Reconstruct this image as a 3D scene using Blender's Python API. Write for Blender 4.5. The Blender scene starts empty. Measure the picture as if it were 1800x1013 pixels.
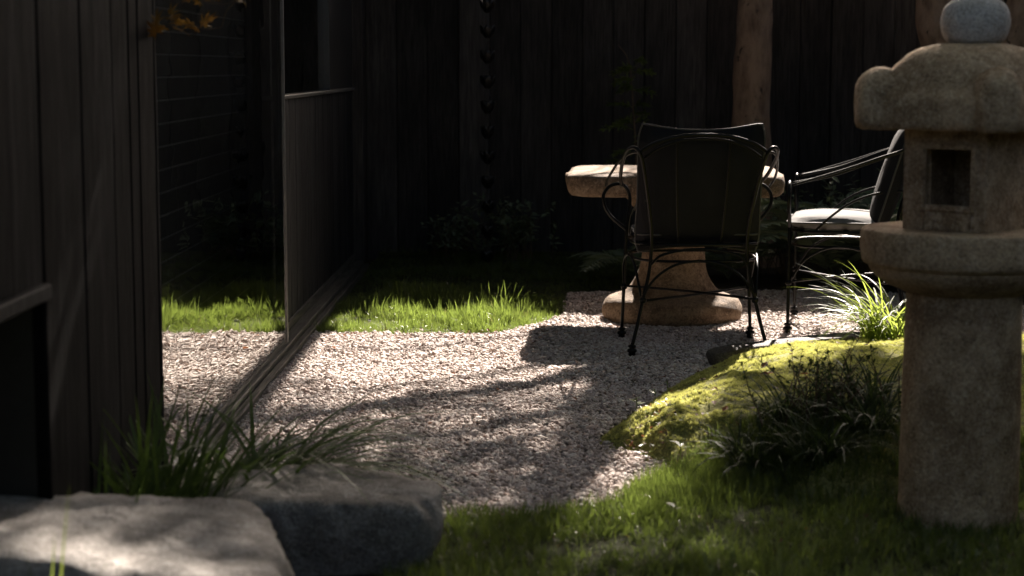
import bpy, bmesh, math, random
import numpy as np
from mathutils import Vector, Matrix, Euler, noise

random.seed(7)
rng = np.random.default_rng(7)
S = bpy.context.scene
COL = S.collection
R = math.radians

# ------------------------------------------------------------------ camera
CH = 1.22
cam_data = bpy.data.cameras.new('camera')
cam = bpy.data.objects.new('camera', cam_data)
COL.objects.link(cam)
cam.location = (0, 0, CH)
cam.rotation_euler = (R(90 - 6.84), 0, R(0.707))
cam_data.sensor_width = 36
cam_data.lens = 64.8
cam_data.clip_start = 0.05
cam_data.clip_end = 2000
cam_data.dof.use_dof = True
cam_data.dof.focus_distance = 7.4
cam_data.dof.aperture_fstop = 3.4
S.camera = cam

# ------------------------------------------------------------------ light
SDX, SDY = -0.30, -1.37            # how far sunlight travels in x, y for each metre it falls
SUN_EL = math.atan(1 / math.hypot(SDX, SDY))
SUN_AZ = math.atan2(-SDX, -SDY)    # clockwise from +Y
world = bpy.data.worlds.new('World')
S.world = world
world.use_nodes = True
wn = world.node_tree
wn.nodes.clear()
wo = wn.nodes.new('ShaderNodeOutputWorld')
bg = wn.nodes.new('ShaderNodeBackground')
sky = wn.nodes.new('ShaderNodeTexSky')
sky.sky_type = 'NISHITA'
sky.sun_disc = False
sky.sun_elevation = SUN_EL
sky.sun_rotation = SUN_AZ
sky.dust_density = 5.0
sky.ozone_density = 0.3
sky.air_density = 0.55
bg.inputs['Strength'].default_value = 0.05
wn.links.new(sky.outputs[0], bg.inputs[0])
wn.links.new(bg.outputs[0], wo.inputs[0])
sun_data = bpy.data.lights.new('sun', 'SUN')
sun_data.energy = 5.0
sun_data.angle = R(0.53)
sun_data.color = (1.0, 0.94, 0.86)
sun = bpy.data.objects.new('sun', sun_data)
COL.objects.link(sun)
sun.rotation_euler = Vector((SDX, SDY, -1)).to_track_quat('-Z', 'Y').to_euler()

S.view_settings.view_transform = 'Standard'
S.view_settings.look = 'None'
S.view_settings.exposure = 2.38
S.view_settings.gamma = 1.0
S.view_settings.use_curve_mapping = False
S.view_settings.use_white_balance = True
S.view_settings.white_balance_temperature = 6900
S.view_settings.white_balance_tint = 14
S.cycles.use_denoising = True
S.cycles.max_bounces = 8
S.cycles.transparent_max_bounces = 12
S.cycles.sample_clamp_indirect = 4.0
S.cycles.use_adaptive_sampling = False

# ------------------------------------------------------------------ helpers
FX = 3240.0
def W(u, v, z=None, Y=None, X=None):
    """survey helper: a sight line of the photograph met with a height, a depth or a wall plane"""
    a = (u - 900) / FX; b = -(v - 506.5) / FX
    d = cam.rotation_euler.to_matrix() @ Vector((a, b, -1))
    if z is not None: t = (z - CH) / d.z
    elif Y is not None: t = Y / d.y
    else: t = X / d.x
    return Vector((d.x * t, d.y * t, CH + d.z * t))

def tag(o, label=None, cat=None, group=None, kind=None):
    if label: o['label'] = label
    if cat: o['category'] = cat
    if group: o['group'] = group
    if kind: o['kind'] = kind
    return o

def thing(name, loc, label, cat, rz=0, group=None):
    o = bpy.data.objects.new(name, None)
    COL.objects.link(o)
    o.empty_display_size = 0.1
    o.location = loc; o.rotation_euler = (0, 0, rz)
    return tag(o, label, cat, group)

def link(name, me, parent=None, loc=None, rot=None, scale=None):
    o = bpy.data.objects.new(name, me)
    COL.objects.link(o)
    if parent: o.parent = parent
    if loc is not None: o.location = loc
    if rot is not None: o.rotation_euler = rot
    if scale is not None: o.scale = scale
    return o

class MB:
    """collects verts and faces of one mesh"""
    def __init__(s): s.v = []; s.f = []; s.m = []
    def add(s, v, f, mi=0):
        n = len(s.v); s.v += [tuple(p) for p in v]
        s.f += [tuple(i + n for i in q) for q in f]; s.m += [mi] * len(f)
        return s
    def box(s, x0, x1, y0, y1, z0, z1, mi=0):
        return s.add([(x0,y0,z0),(x1,y0,z0),(x1,y1,z0),(x0,y1,z0),(x0,y0,z1),(x1,y0,z1),(x1,y1,z1),(x0,y1,z1)],
            [(0,3,2,1),(4,5,6,7),(0,1,5,4),(1,2,6,5),(2,3,7,6),(3,0,4,7)], mi)
    def tube(s, pts, r, sides=8, smooth=4, closed=False, mi=0):
        P = spline(pts, smooth, closed) if smooth > 1 else [Vector(p) for p in pts]
        n = len(P)
        rr = r if callable(r) else (lambda t: r)
        T = []
        for i in range(n):
            a = P[(i - 1) % n] if (closed or i > 0) else P[i]
            b = P[(i + 1) % n] if (closed or i < n - 1) else P[i]
            T.append((b - a).normalized())
        ref = Vector((0.31, 0.17, 0.93))
        N = (ref - T[0] * ref.dot(T[0])).normalized()
        vs = []
        for i in range(n):
            N = (N - T[i] * N.dot(T[i]))
            N = N.normalized() if N.length > 1e-6 else T[i].orthogonal().normalized()
            B = T[i].cross(N); rad = rr(i / max(1, n - 1))
            for k in range(sides):
                a = 2 * math.pi * k / sides
                vs.append(P[i] + (N * math.cos(a) + B * math.sin(a)) * rad)
        fs = []
        for i in range(n if closed else n - 1):
            j = (i + 1) % n
            for k in range(sides):
                l = (k + 1) % sides
                fs.append((i*sides+k, i*sides+l, j*sides+l, j*sides+k))
        if not closed:
            fs.append(tuple(reversed(range(sides)))); fs.append(tuple(range((n-1)*sides, n*sides)))
        return s.add(vs, fs, mi)
    def lathe(s, prof, sides=24, c=(0,0,0), mi=0):
        vs = []; fs = []
        for (r, z) in prof:
            for k in range(sides):
                a = 2*math.pi*k/sides
                vs.append((c[0]+r*math.cos(a), c[1]+r*math.sin(a), c[2]+z))
        m = len(prof)
        for i in range(m-1):
            for k in range(sides):
                l = (k+1) % sides
                fs.append((i*sides+k, i*sides+l, (i+1)*sides+l, (i+1)*sides+k))
        fs.append(tuple(reversed(range(sides)))); fs.append(tuple(range((m-1)*sides, m*sides)))
        return s.add(vs, fs, mi)
    def mesh(s, name, mat, smooth=False):
        me = bpy.data.meshes.new(name)
        me.from_pydata(s.v, [], s.f)
        for m in (mat if isinstance(mat, (list, tuple)) else [mat]):
            me.materials.append(m)
        if any(s.m): me.polygons.foreach_set('material_index', s.m)
        if smooth: me.shade_smooth()
        me.update()
        return me
    def build(s, name, mat, parent=None, smooth=False, **k):
        return link(name, s.mesh(name, mat, smooth), parent, **k)

def spline(pts, n, closed=False):
    P = [Vector(p) for p in pts]; m = len(P); out = []
    for i in range(m if closed else m - 1):
        p1 = P[i]; p2 = P[(i+1) % m]
        p0 = P[(i-1) % m] if (closed or i > 0) else p1*2 - p2
        p3 = P[(i+2) % m] if (closed or i < m-2) else p2*2 - p1
        for k in range(n):
            t = k / n
            out.append(0.5*((2*p1)+(p2-p0)*t+(2*p0-5*p1+4*p2-p3)*t*t+(3*p1-p0-3*p2+p3)*t**3))
    if not closed: out.append(P[-1])
    return out

def bevel(o, w=0.004, seg=1):
    m = o.modifiers.new('bevel', 'BEVEL'); m.width = w; m.segments = seg; m.limit_method = 'ANGLE'
    return o

def fbm(p, oct=4, s=1.0):
    v = 0; a = 0.5; q = Vector(p) * s
    for _ in range(oct):
        v += a * noise.noise(q); q = q * 2.03 + Vector((3.1, 1.7, 5.3)); a *= 0.5
    return v

# ------------------------------------------------------------------ materials
def new_mat(name):
    m = bpy.data.materials.new(name); m.use_nodes = True
    nt = m.node_tree; nt.nodes.clear()
    out = nt.nodes.new('ShaderNodeOutputMaterial')
    return m, nt, out
def nd(nt, t, **k):
    n = nt.nodes.new(t)
    for a, b in k.items():
        if a in n.inputs: n.inputs[a].default_value = b
        else: setattr(n, a, b)
    return n
def ramp(nt, fac, stops):
    r = nt.nodes.new('ShaderNodeValToRGB')
    e = r.color_ramp.elements
    while len(e) < len(stops): e.new(0.5)
    for x, (p, c) in zip(e, stops):
        x.position = p; x.color = (*c, 1) if len(c) == 3 else c
    nt.links.new(fac, r.inputs[0])
    return r.outputs[0]
def pos(nt, scale=(1,1,1), obj=False):
    if obj:
        c = nd(nt, 'ShaderNodeTexCoord').outputs['Object']
    else:
        c = nd(nt, 'ShaderNodeNewGeometry').outputs['Position']
    m = nd(nt, 'ShaderNodeMapping'); m.inputs['Scale'].default_value = scale
    nt.links.new(c, m.inputs[0])
    return m.outputs[0]
def tex(nt, vec, scale, detail=4, rough=0.6, kind='ShaderNodeTexNoise'):
    n = nd(nt, kind)
    n.inputs['Scale'].default_value = scale
    if 'Detail' in n.inputs: n.inputs['Detail'].default_value = detail
    if 'Roughness' in n.inputs: n.inputs['Roughness'].default_value = rough
    nt.links.new(vec, n.inputs['Vector'])
    return n
def mix(nt, fac, a, b, mode='MIX'):
    m = nd(nt, 'ShaderNodeMix', data_type='RGBA', blend_type=mode)
    for s, v in ((0, fac), (6, a), (7, b)):
        if hasattr(v, 'is_output'): nt.links.new(v, m.inputs[s])
        elif s == 0: m.inputs[0].default_value = v
        else: m.inputs[s].default_value = (*v, 1)
    return m.outputs[2]
def bump(nt, h, strength, dist, normal=None):
    b = nd(nt, 'ShaderNodeBump'); b.inputs['Strength'].default_value = strength; b.inputs['Distance'].default_value = dist
    nt.links.new(h, b.inputs['Height'])
    if normal: nt.links.new(normal, b.inputs['Normal'])
    return b.outputs[0]
def princ(nt, out, col, rough=0.7, spec=0.5, metal=0.0, normal=None):
    p = nd(nt, 'ShaderNodeBsdfPrincipled')
    for key, v in (('Base Color', col), ('Roughness', rough)):
        if hasattr(v, 'is_output'): nt.links.new(v, p.inputs[key])
        else: p.inputs[key].default_value = (*v, 1) if key == 'Base Color' else v
    p.inputs['Specular IOR Level'].default_value = spec
    p.inputs['Metallic'].default_value = metal
    if normal: nt.links.new(normal, p.inputs['Normal'])
    nt.links.new(p.outputs[0], out.inputs[0])
    return p

def wood_mat(name, lo, hi, rough=0.6, vertical=True, spec=0.35):
    m, nt, out = new_mat(name)
    sc = (1, 1, 0.05) if vertical else (1, 0.05, 1)
    v = pos(nt, sc)
    rnd = nd(nt, 'ShaderNodeObjectInfo').outputs['Random']
    add = nd(nt, 'ShaderNodeVectorMath', operation='ADD')
    nt.links.new(v, add.inputs[0]); nt.links.new(rnd, add.inputs[1])
    g = tex(nt, add.outputs[0], 90, 6, 0.7)
    b = tex(nt, pos(nt, (1, 1, 0.25) if vertical else (1, .25, 1)), 7, 4)
    c = ramp(nt, g.outputs[0], [(0.3, lo), (0.72, hi)])
    c = mix(nt, ramp(nt, b.outputs[0], [(0.35, (0,0,0)), (0.7, (0.75,0.75,0.75))]), c, lo)
    mul = nd(nt, 'ShaderNodeMapRange'); mul.inputs[3].default_value = 0.55; mul.inputs[4].default_value = 1.35
    nt.links.new(rnd, mul.inputs[0])
    vm = nd(nt, 'ShaderNodeVectorMath', operation='SCALE')
    nt.links.new(c, vm.inputs[0]); nt.links.new(mul.outputs[0], vm.inputs['Scale'])
    rr = ramp(nt, g.outputs[0], [(0.3, (rough+.2,)*3), (0.7, (rough-.1,)*3)])
    princ(nt, out, vm.outputs[0], rr, spec, 0, bump(nt, g.outputs[0], 0.5, 0.004))
    return m

def stone_mat(name, a, b, c, scale=1.0, bumps=0.6, rough=0.85, patch=(0.40, 0.62), grain=0.55):
    m, nt, out = new_mat(name)
    v = pos(nt)
    big = tex(nt, v, 5*scale, 6, 0.65)
    mid = tex(nt, v, 22*scale, 6, 0.75)
    fine = tex(nt, v, 110*scale, 4, 0.75)
    spk = tex(nt, v, 150*scale, 2, kind='ShaderNodeTexVoronoi')
    col = ramp(nt, big.outputs[0], [(patch[0], a), (patch[1], b)])
    col = mix(nt, ramp(nt, mid.outputs[0], [(0.50, (0,0,0)), (0.70, (0.8,)*3)]), col, c)
    col = mix(nt, ramp(nt, mid.outputs[0], [(0.28, (0.75,)*3), (0.44, (0,0,0))]), col, tuple(x*0.35 for x in a))
    col = mix(nt, ramp(nt, fine.outputs[0], [(0.36, (grain,)*3), (0.50, (0,0,0))]), col, tuple(x*0.25 for x in a))
    col = mix(nt, ramp(nt, fine.outputs[0], [(0.56, (0,0,0)), (0.68, (grain,)*3)]), col, tuple(min(.8, x*1.35) for x in c))
    n1 = bump(nt, big.outputs[0], 0.4, 0.03)
    n2 = bump(nt, mid.outputs[0], bumps, 0.016, n1)
    n3 = bump(nt, fine.outputs[0], bumps*.8, 0.005, n2)
    n4 = bump(nt, spk.outputs['Distance'], bumps*0.4, 0.003, n3)
    princ(nt, out, col, rough, 0.2, 0, n4)
    return m

def leaf_mat(name, a, b, trans, tfac=0.5, rough=0.45, spec=0.4, tip=None):
    """leaf that also lets light through"""
    m, nt, out = new_mat(name)
    rnd = nd(nt, 'ShaderNodeObjectInfo').outputs['Random']
    n = tex(nt, pos(nt), 23, 3)
    f = nd(nt, 'ShaderNodeMath', operation='ADD'); nt.links.new(rnd, f.inputs[0]); nt.links.new(n.outputs[0], f.inputs[1])
    f2 = nd(nt, 'ShaderNodeMath', operation='MULTIPLY'); nt.links.new(f.outputs[0], f2.inputs[0]); f2.inputs[1].default_value = 0.6
    col = ramp(nt, f2.outputs[0], [(0.25, a), (0.75, b)] + ([(0.9, tip)] if tip else []))
    p = nd(nt, 'ShaderNodeBsdfPrincipled')
    nt.links.new(col, p.inputs['Base Color'])
    p.inputs['Roughness'].default_value = rough; p.inputs['Specular IOR Level'].default_value = spec
    t = nd(nt, 'ShaderNodeBsdfTranslucent')
    nt.links.new(mix(nt, 0.35, trans, col), t.inputs[0])
    ms = nd(nt, 'ShaderNodeMixShader'); ms.inputs[0].default_value = tfac
    nt.links.new(p.outputs[0], ms.inputs[1]); nt.links.new(t.outputs[0], ms.inputs[2])
    nt.links.new(ms.outputs[0], out.inputs[0])
    return m

M = {}
M['wall_wood'] = wood_mat('charred_wall_wood', (0.0045,0.0043,0.0043), (0.0235,0.022,0.0215), 0.78, True, 0.06)
M['panel_wood'] = wood_mat('grey_panel_wood', (0.0085,0.0088,0.009), (0.036,0.0365,0.037), 0.65, True, 0.14)
M['fence_wood'] = wood_mat('dark_fence_wood', (0.020,0.0190,0.0185), (0.095,0.087,0.081), 0.75, True, 0.12)
M['rail_wood'] = wood_mat('weathered_rail_wood', (0.025,0.024,0.021), (0.10,0.096,0.085), 0.6, vertical=False)
M['granite'] = stone_mat('brown_granite', (0.31,0.20,0.115), (0.58,0.405,0.25), (0.68,0.51,0.345), 1.0, 0.8)
M['granite_grey'] = stone_mat('grey_granite', (0.40,0.35,0.305), (0.57,0.51,0.455), (0.66,0.60,0.545), 1.3, 0.5)
M['table_stone'] = stone_mat('tan_cast_stone', (0.085,0.055,0.034), (0.215,0.15,0.096), (0.29,0.215,0.15), 0.9, 0.9, 0.85, (0.36,0.56))
M['rock'] = stone_mat('grey_rock', (0.20,0.178,0.158), (0.36,0.332,0.305), (0.48,0.452,0.422), 1.1, 0.9, 0.7)
M['log'] = stone_mat('dark_slate', (0.035,0.03,0.026), (0.10,0.09,0.08), (0.15,0.14,0.13), 1.6, 0.8, 0.7)
M['bark'] = None

def simple(name, col, rough=0.5, spec=0.5, metal=0.0, noise_amt=0.25, nscale=30, bmp=0.2):
    m, nt, out = new_mat(name)
    n = tex(nt, pos(nt), nscale, 5)
    c = ramp(nt, n.outputs[0], [(0.3, tuple(x*(1-noise_amt) for x in col)), (0.7, tuple(min(1, x*(1+noise_amt)) for x in col))])
    princ(nt, out, c, rough, spec, metal, bump(nt, n.outputs[0], bmp, 0.003))
    return m
M['black_metal'] = simple('black_painted_iron', (0.002,0.002,0.002), 0.33, 0.18, 0, 0.2, 60, 0.12)
M['dark_copper'] = simple('dark_patina_copper', (0.008,0.0075,0.007), 0.38, 0.4, 0.0, 0.4, 40)
M['frame_metal'] = simple('dark_window_frame', (0.02,0.02,0.02), 0.35, 0.5, 0, 0.2, 40, 0.05)
M['edge_metal'] = simple('brushed_edge_strip', (0.13,0.127,0.12), 0.4, 0.5, 0.4, 0.2, 40, 0.05)
M['slat'] = simple('blind_slat', (0.06,0.06,0.066), 0.5, 0.5, 0, 0.2, 20, 0.05)
M['pale_board'] = simple('pale_back_board', (0.42,0.42,0.44), 0.6, 0.3)
M['interior'] = simple('dark_interior', (0.02,0.02,0.02), 0.8, 0.2)
M['soil'] = simple('dark_soil', (0.045,0.036,0.026), 0.95, 0.1, 0, 0.5, 40, 0.8)
M['turf_soil'] = simple('turf_soil', (0.03,0.034,0.014), 0.95, 0.1, 0, 0.5, 60, 0.8)
M['stem'] = simple('brown_stem', (0.10,0.07,0.045), 0.8, 0.2, 0, 0.3, 80)
M['piping'] = simple('grey_piping', (0.05,0.049,0.048), 0.7, 0.3, 0, 0.1, 100)

# woven fabric
m, nt, out = new_mat('charcoal_fabric')
v = pos(nt)
n1 = tex(nt, v, 500, 2); n2 = tex(nt, v, 9, 4)
c = ramp(nt, n2.outputs[0], [(0.3, (0.10,0.098,0.097)), (0.7, (0.14,0.137,0.135))])
princ(nt, out, c, 0.9, 0.2, 0, bump(nt, n1.outputs[0], 0.4, 0.001, bump(nt, n2.outputs[0], 0.35, 0.02)))
M['fabric'] = m
m, nt, out = new_mat('shaded_back_fabric')  # same grey cloth as the seats, shade of the backs put into the colour
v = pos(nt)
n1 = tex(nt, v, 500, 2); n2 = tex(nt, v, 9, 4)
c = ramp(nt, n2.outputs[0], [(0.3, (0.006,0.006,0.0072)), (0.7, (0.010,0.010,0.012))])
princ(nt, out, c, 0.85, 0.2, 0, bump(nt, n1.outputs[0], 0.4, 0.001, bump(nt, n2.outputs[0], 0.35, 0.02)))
M['fabric_shaded'] = m

# bark
m, nt, out = new_mat('tan_bark')
v = pos(nt, (1, 1, 0.35))
b1 = tex(nt, v, 14, 6, 0.7); b2 = tex(nt, pos(nt, (1.3,1.3,.8)), 13, 6, 0.7)
c = ramp(nt, b1.outputs[0], [(0.3, (0.13,0.08,0.052)), (0.55, (0.285,0.185,0.122)), (0.8, (0.36,0.25,0.175))])
c = mix(nt, ramp(nt, b2.outputs[0], [(0.60, (0,0,0)), (0.67, (0.9,)*3)]), c, (0.025,0.018,0.013))
princ(nt, out, c, 0.85, 0.2, 0, bump(nt, b1.outputs[0], 0.7, 0.012, bump(nt, b2.outputs[0], 0.5, 0.02)))
M['bark'] = m

# gravel stones: colour varies stone by stone
m, nt, out = new_mat('pink_gravel_stone')
rnd = nd(nt, 'ShaderNodeObjectInfo').outputs['Random']
c = ramp(nt, rnd, [(0.0, (0.18,0.14,0.12)), (0.12, (0.38,0.30,0.265)), (0.4, (0.52,0.435,0.39)), (0.7, (0.61,0.53,0.485)), (0.9, (0.72,0.66,0.61)), (1.0, (0.42,0.28,0.22))])
n = tex(nt, pos(nt), 160, 4)
c = mix(nt, ramp(nt, n.outputs[0], [(0.4, (0,0,0)), (0.7, (0.5,)*3)]), c, (0.30,0.24,0.21))
princ(nt, out, c, 0.75, 0.3, 0, bump(nt, n.outputs[0], 0.5, 0.002))
M['gravel'] = m
m, nt, out = new_mat('gravel_bed')
n = tex(nt, pos(nt), 70, 3, kind='ShaderNodeTexVoronoi')
c = ramp(nt, n.outputs['Distance'], [(0.1, (0.33,0.27,0.24)), (0.6, (0.10,0.08,0.07))])
princ(nt, out, c, 0.9, 0.2, 0, bump(nt, n.outputs['Distance'], 0.8, 0.01))
M['gravel_bed'] = m

# glass: thin reflective pane
m, nt, out = new_mat('reflective_glass')
fr = nd(nt, 'ShaderNodeFresnel'); fr.inputs[0].default_value = 1.5
gl = nd(nt, 'ShaderNodeBsdfGlossy'); gl.inputs['Roughness'].default_value = 0.0
gl.inputs[0].default_value = (0.95,0.95,0.93,1)
tr = nd(nt, 'ShaderNodeBsdfTransparent'); tr.inputs[0].default_value = (0.75,0.78,0.78,1)
nz = tex(nt, pos(nt, (1, 0.6, 1.8)), 2.6, 2)
bn = bump(nt, nz.outputs[0], 0.10, 0.02)
nt.links.new(bn, gl.inputs['Normal'])
ms = nd(nt, 'ShaderNodeMixShader')
fa = nd(nt, 'ShaderNodeMath', operation='MULTIPLY_ADD'); nt.links.new(fr.outputs[0], fa.inputs[0]); fa.inputs[1].default_value = 0.55; fa.inputs[2].default_value = 0.45
bf = nd(nt, 'ShaderNodeNewGeometry'); fs_ = nd(nt, 'ShaderNodeMath', operation='SUBTRACT'); fs_.inputs[0].default_value = 1.0; nt.links.new(bf.outputs['Backfacing'], fs_.inputs[1])
fb_ = nd(nt, 'ShaderNodeMath', operation='MULTIPLY'); nt.links.new(fa.outputs[0], fb_.inputs[0]); nt.links.new(fs_.outputs[0], fb_.inputs[1])
nt.links.new(fb_.outputs[0], ms.inputs[0]); nt.links.new(tr.outputs[0], ms.inputs[1]); nt.links.new(gl.outputs[0], ms.inputs[2])
nt.links.new(ms.outputs[0], out.inputs[0])
M['glass'] = m

M['grass'] = leaf_mat('lawn_grass', (0.045,0.065,0.016), (0.085,0.11,0.028), (0.21,0.29,0.05), 0.5, 0.3, 0.6)
M['grass_dry'] = leaf_mat('dry_grass', (0.10,0.09,0.035), (0.17,0.15,0.06), (0.25,0.22,0.08), 0.4, 0.5)
M['moss'] = leaf_mat('moss', (0.30,0.32,0.09), (0.58,0.57,0.21), (0.60,0.60,0.18), 0.35, 0.8, 0.1)
M['blade'] = leaf_mat('sedge_blade', (0.05,0.085,0.02), (0.10,0.14,0.035), (0.34,0.42,0.07), 0.55, 0.45, 0.3)
M['blade_dark'] = leaf_mat('dark_blade', (0.035,0.062,0.018), (0.07,0.105,0.03), (0.12,0.20,0.035), 0.35, 0.5, 0.25)
M['lily'] = leaf_mat('lily_turf_blade', (0.018,0.030,0.012), (0.036,0.056,0.020), (0.06,0.095,0.02), 0.3, 0.6, 0.14)
M['fern'] = leaf_mat('fern_frond', (0.08,0.105,0.06), (0.17,0.21,0.13), (0.15,0.20,0.08), 0.3, 0.5)
M['conifer'] = leaf_mat('conifer_spray', (0.075,0.10,0.02), (0.14,0.18,0.04), (0.17,0.23,0.04), 0.35, 0.5)
M['tree_leaf'] = leaf_mat('tree_leaf', (0.035,0.06,0.018), (0.06,0.09,0.025), (0.10,0.16,0.03), 0.3, 0.5)
M['maple'] = leaf_mat('maple_leaf', (0.09,0.04,0.008), (0.11,0.07,0.012), (0.15,0.075,0.012), 0.5, 0.5)
M['pale_leaf'] = leaf_mat('pale_seedling_leaf', (0.16,0.20,0.09), (0.28,0.31,0.18), (0.25,0.32,0.1), 0.3, 0.35)
M['dead_leaf'] = leaf_mat('dead_leaf', (0.09,0.035,0.02), (0.20,0.09,0.045), (0.25,0.10,0.04), 0.3, 0.6)

# moss mound soil surface
m, nt, out = new_mat('moss_ground')
n = tex(nt, pos(nt), 9, 6, 0.7); n2 = tex(nt, pos(nt), 110, 4)
c = ramp(nt, n2.outputs[0], [(0.35, (0.12,0.125,0.04)), (0.65, (0.29,0.28,0.11))])
c = mix(nt, ramp(nt, n.outputs[0], [(0.56, (0,0,0)), (0.66, (0.9,)*3)]), c, (0.07,0.045,0.025))
princ(nt, out, c, 0.95, 0.1, 0, bump(nt, n2.outputs[0], 0.8, 0.008, bump(nt, n.outputs[0], 0.5, 0.03)))
M['moss_ground'] = m

# ------------------------------------------------------------------ scatter with geometry nodes
PROTOS = {}
def protos(key, meshes):
    c = bpy.data.collections.new('protos_' + key)
    for i, me in enumerate(meshes):
        o = bpy.data.objects.new('%s_%02d' % (key, i), me); c.objects.link(o)
    PROTOS[key] = (c, len(meshes))
def scatter(name, key, P, rot, scl, idx=None, parent=None):
    c, n = PROTOS[key]
    P = np.asarray(P, dtype=np.float32)
    k = len(P)
    if idx is None: idx = rng.integers(0, n, k)
    me = bpy.data.meshes.new(name)
    me.from_pydata(P.tolist(), [], [])
    for an, t, arr in (('rot', 'FLOAT_VECTOR', rot), ('scl', 'FLOAT_VECTOR', scl)):
        a = me.attributes.new(an, t, 'POINT'); a.data.foreach_set('vector', np.asarray(arr, dtype=np.float32).ravel())
    a = me.attributes.new('idx', 'INT', 'POINT'); a.data.foreach_set('value', np.asarray(idx, dtype=np.int32))
    o = link(name, me, parent)
    g = bpy.data.node_groups.new('scatter_' + name, 'GeometryNodeTree')
    g.interface.new_socket('Geometry', in_out='INPUT', socket_type='NodeSocketGeometry')
    g.interface.new_socket('Geometry', in_out='OUTPUT', socket_type='NodeSocketGeometry')
    gi = g.nodes.new('NodeGroupInput'); go = g.nodes.new('NodeGroupOutput')
    ip = g.nodes.new('GeometryNodeInstanceOnPoints')
    ci = g.nodes.new('GeometryNodeCollectionInfo'); ci.inputs['Collection'].default_value = c
    ci.inputs['Separate Children'].default_value = True; ci.inputs['Reset Children'].default_value = True
    def attr(nm, t):
        x = g.nodes.new('GeometryNodeInputNamedAttribute'); x.data_type = t; x.inputs['Name'].default_value = nm
        return x.outputs[0]
    er = g.nodes.new('FunctionNodeEulerToRotation')
    L = g.links.new
    L(gi.outputs[0], ip.inputs['Points']); L(ci.outputs[0], ip.inputs['Instance'])
    ip.inputs['Pick Instance'].default_value = True
    L(attr('idx', 'INT'), ip.inputs['Instance Index'])
    L(attr('rot', 'FLOAT_VECTOR'), er.inputs[0]); L(er.outputs[0], ip.inputs['Rotation'])
    L(attr('scl', 'FLOAT_VECTOR'), ip.inputs['Scale'])
    L(ip.outputs[0], go.inputs[0])
    md = o.modifiers.new('scatter', 'NODES'); md.node_group = g
    return o

def in_poly(x, y, poly):
    x = np.asarray(x); y = np.asarray(y); r = np.zeros(x.shape, bool)
    n = len(poly)
    for i in range(n):
        x0, y0 = poly[i]; x1, y1 = poly[(i+1) % n]
        c = ((y0 > y) != (y1 > y)) & (x < (x1-x0)*(y-y0)/(y1-y0+1e-12)+x0)
        r ^= c
    return r
def poly_dist(x, y, poly):
    x = np.asarray(x, float); y = np.asarray(y, float); d = np.full(x.shape, 1e9)
    n = len(poly)
    for i in range(n):
        x0, y0 = poly[i]; x1, y1 = poly[(i+1) % n]
        dx, dy = x1-x0, y1-y0
        t = np.clip(((x-x0)*dx+(y-y0)*dy)/(dx*dx+dy*dy+1e-12), 0, 1)
        d = np.minimum(d, np.hypot(x-x0-t*dx, y-y0-t*dy))
    return d
def vnoise(x, y, s, seed=0.0):
    return np.array([noise.noise((a*s+seed, b*s-seed, seed*0.37)) for a, b in zip(np.ravel(x), np.ravel(y))]).reshape(np.shape(x))

# outlines on the ground (metres)
GRAVEL = [(-1.03,4.75),(-1.03,8.44),(-0.62,8.36),(-0.2,8.42),(0.02,8.66),(0.13,9.0),(0.18,9.98),(1.2,10.05),(2.3,9.9),(2.6,9.0),
          (2.4,7.95),(1.35,7.75),(0.78,7.45),(0.50,6.85),(0.32,6.35),(0.22,6.0),(0.30,5.78),(0.44,5.55),(0.30,5.28),(0.22,5.08),(0.02,4.92),(-0.2,4.9),(-0.5,4.75)]
MOUND = [(0.2,5.95),(0.31,6.33),(0.49,6.84),(0.77,7.43),(1.35,7.72),(2.4,7.9),(3.0,7.2),(2.9,5.6),(2.0,5.05),(1.3,5.05),(0.8,5.12),(0.52,5.45),(0.36,5.7)]
FRONT_LAWN = [(-0.35,4.3),(-0.22,4.93),(0.02,4.95),(0.22,5.1),(0.30,5.3),(0.44,5.58),(0.62,5.75),(0.9,5.6),(1.4,5.4),(2.2,5.4),(2.6,4.6),(2.6,2.6),(-1.0,2.6),(-0.6,3.6)]
BACK_LAWN = [(-1.02,8.42),(-0.62,8.34),(-0.2,8.4),(0.02,8.64),(0.15,9.0),(0.18,9.96),(0.4,10.1),(1.0,10.2),(1.0,12.2),(-1.02,12.2)]

def mound_h(x, y):
    x = np.asarray(x, float); y = np.asarray(y, float)
    d = np.where(in_poly(x, y, MOUND), poly_dist(x, y, MOUND), 0)
    lump = vnoise(x, y, 2.2, 3.3)*0.02 + vnoise(x, y, 6.5, 1.1)*0.020 + vnoise(x, y, 15, 5.1)*0.014 + vnoise(x, y, 33, 2.1)*0.006
    return 0.195*(1-np.exp(-d/0.23)) + lump*np.clip(d/0.06, 0, 1)*(1+1.3*np.exp(-((x-.55)/.3)**2-((y-5.75)/.35)**2)) - 0.012

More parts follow.
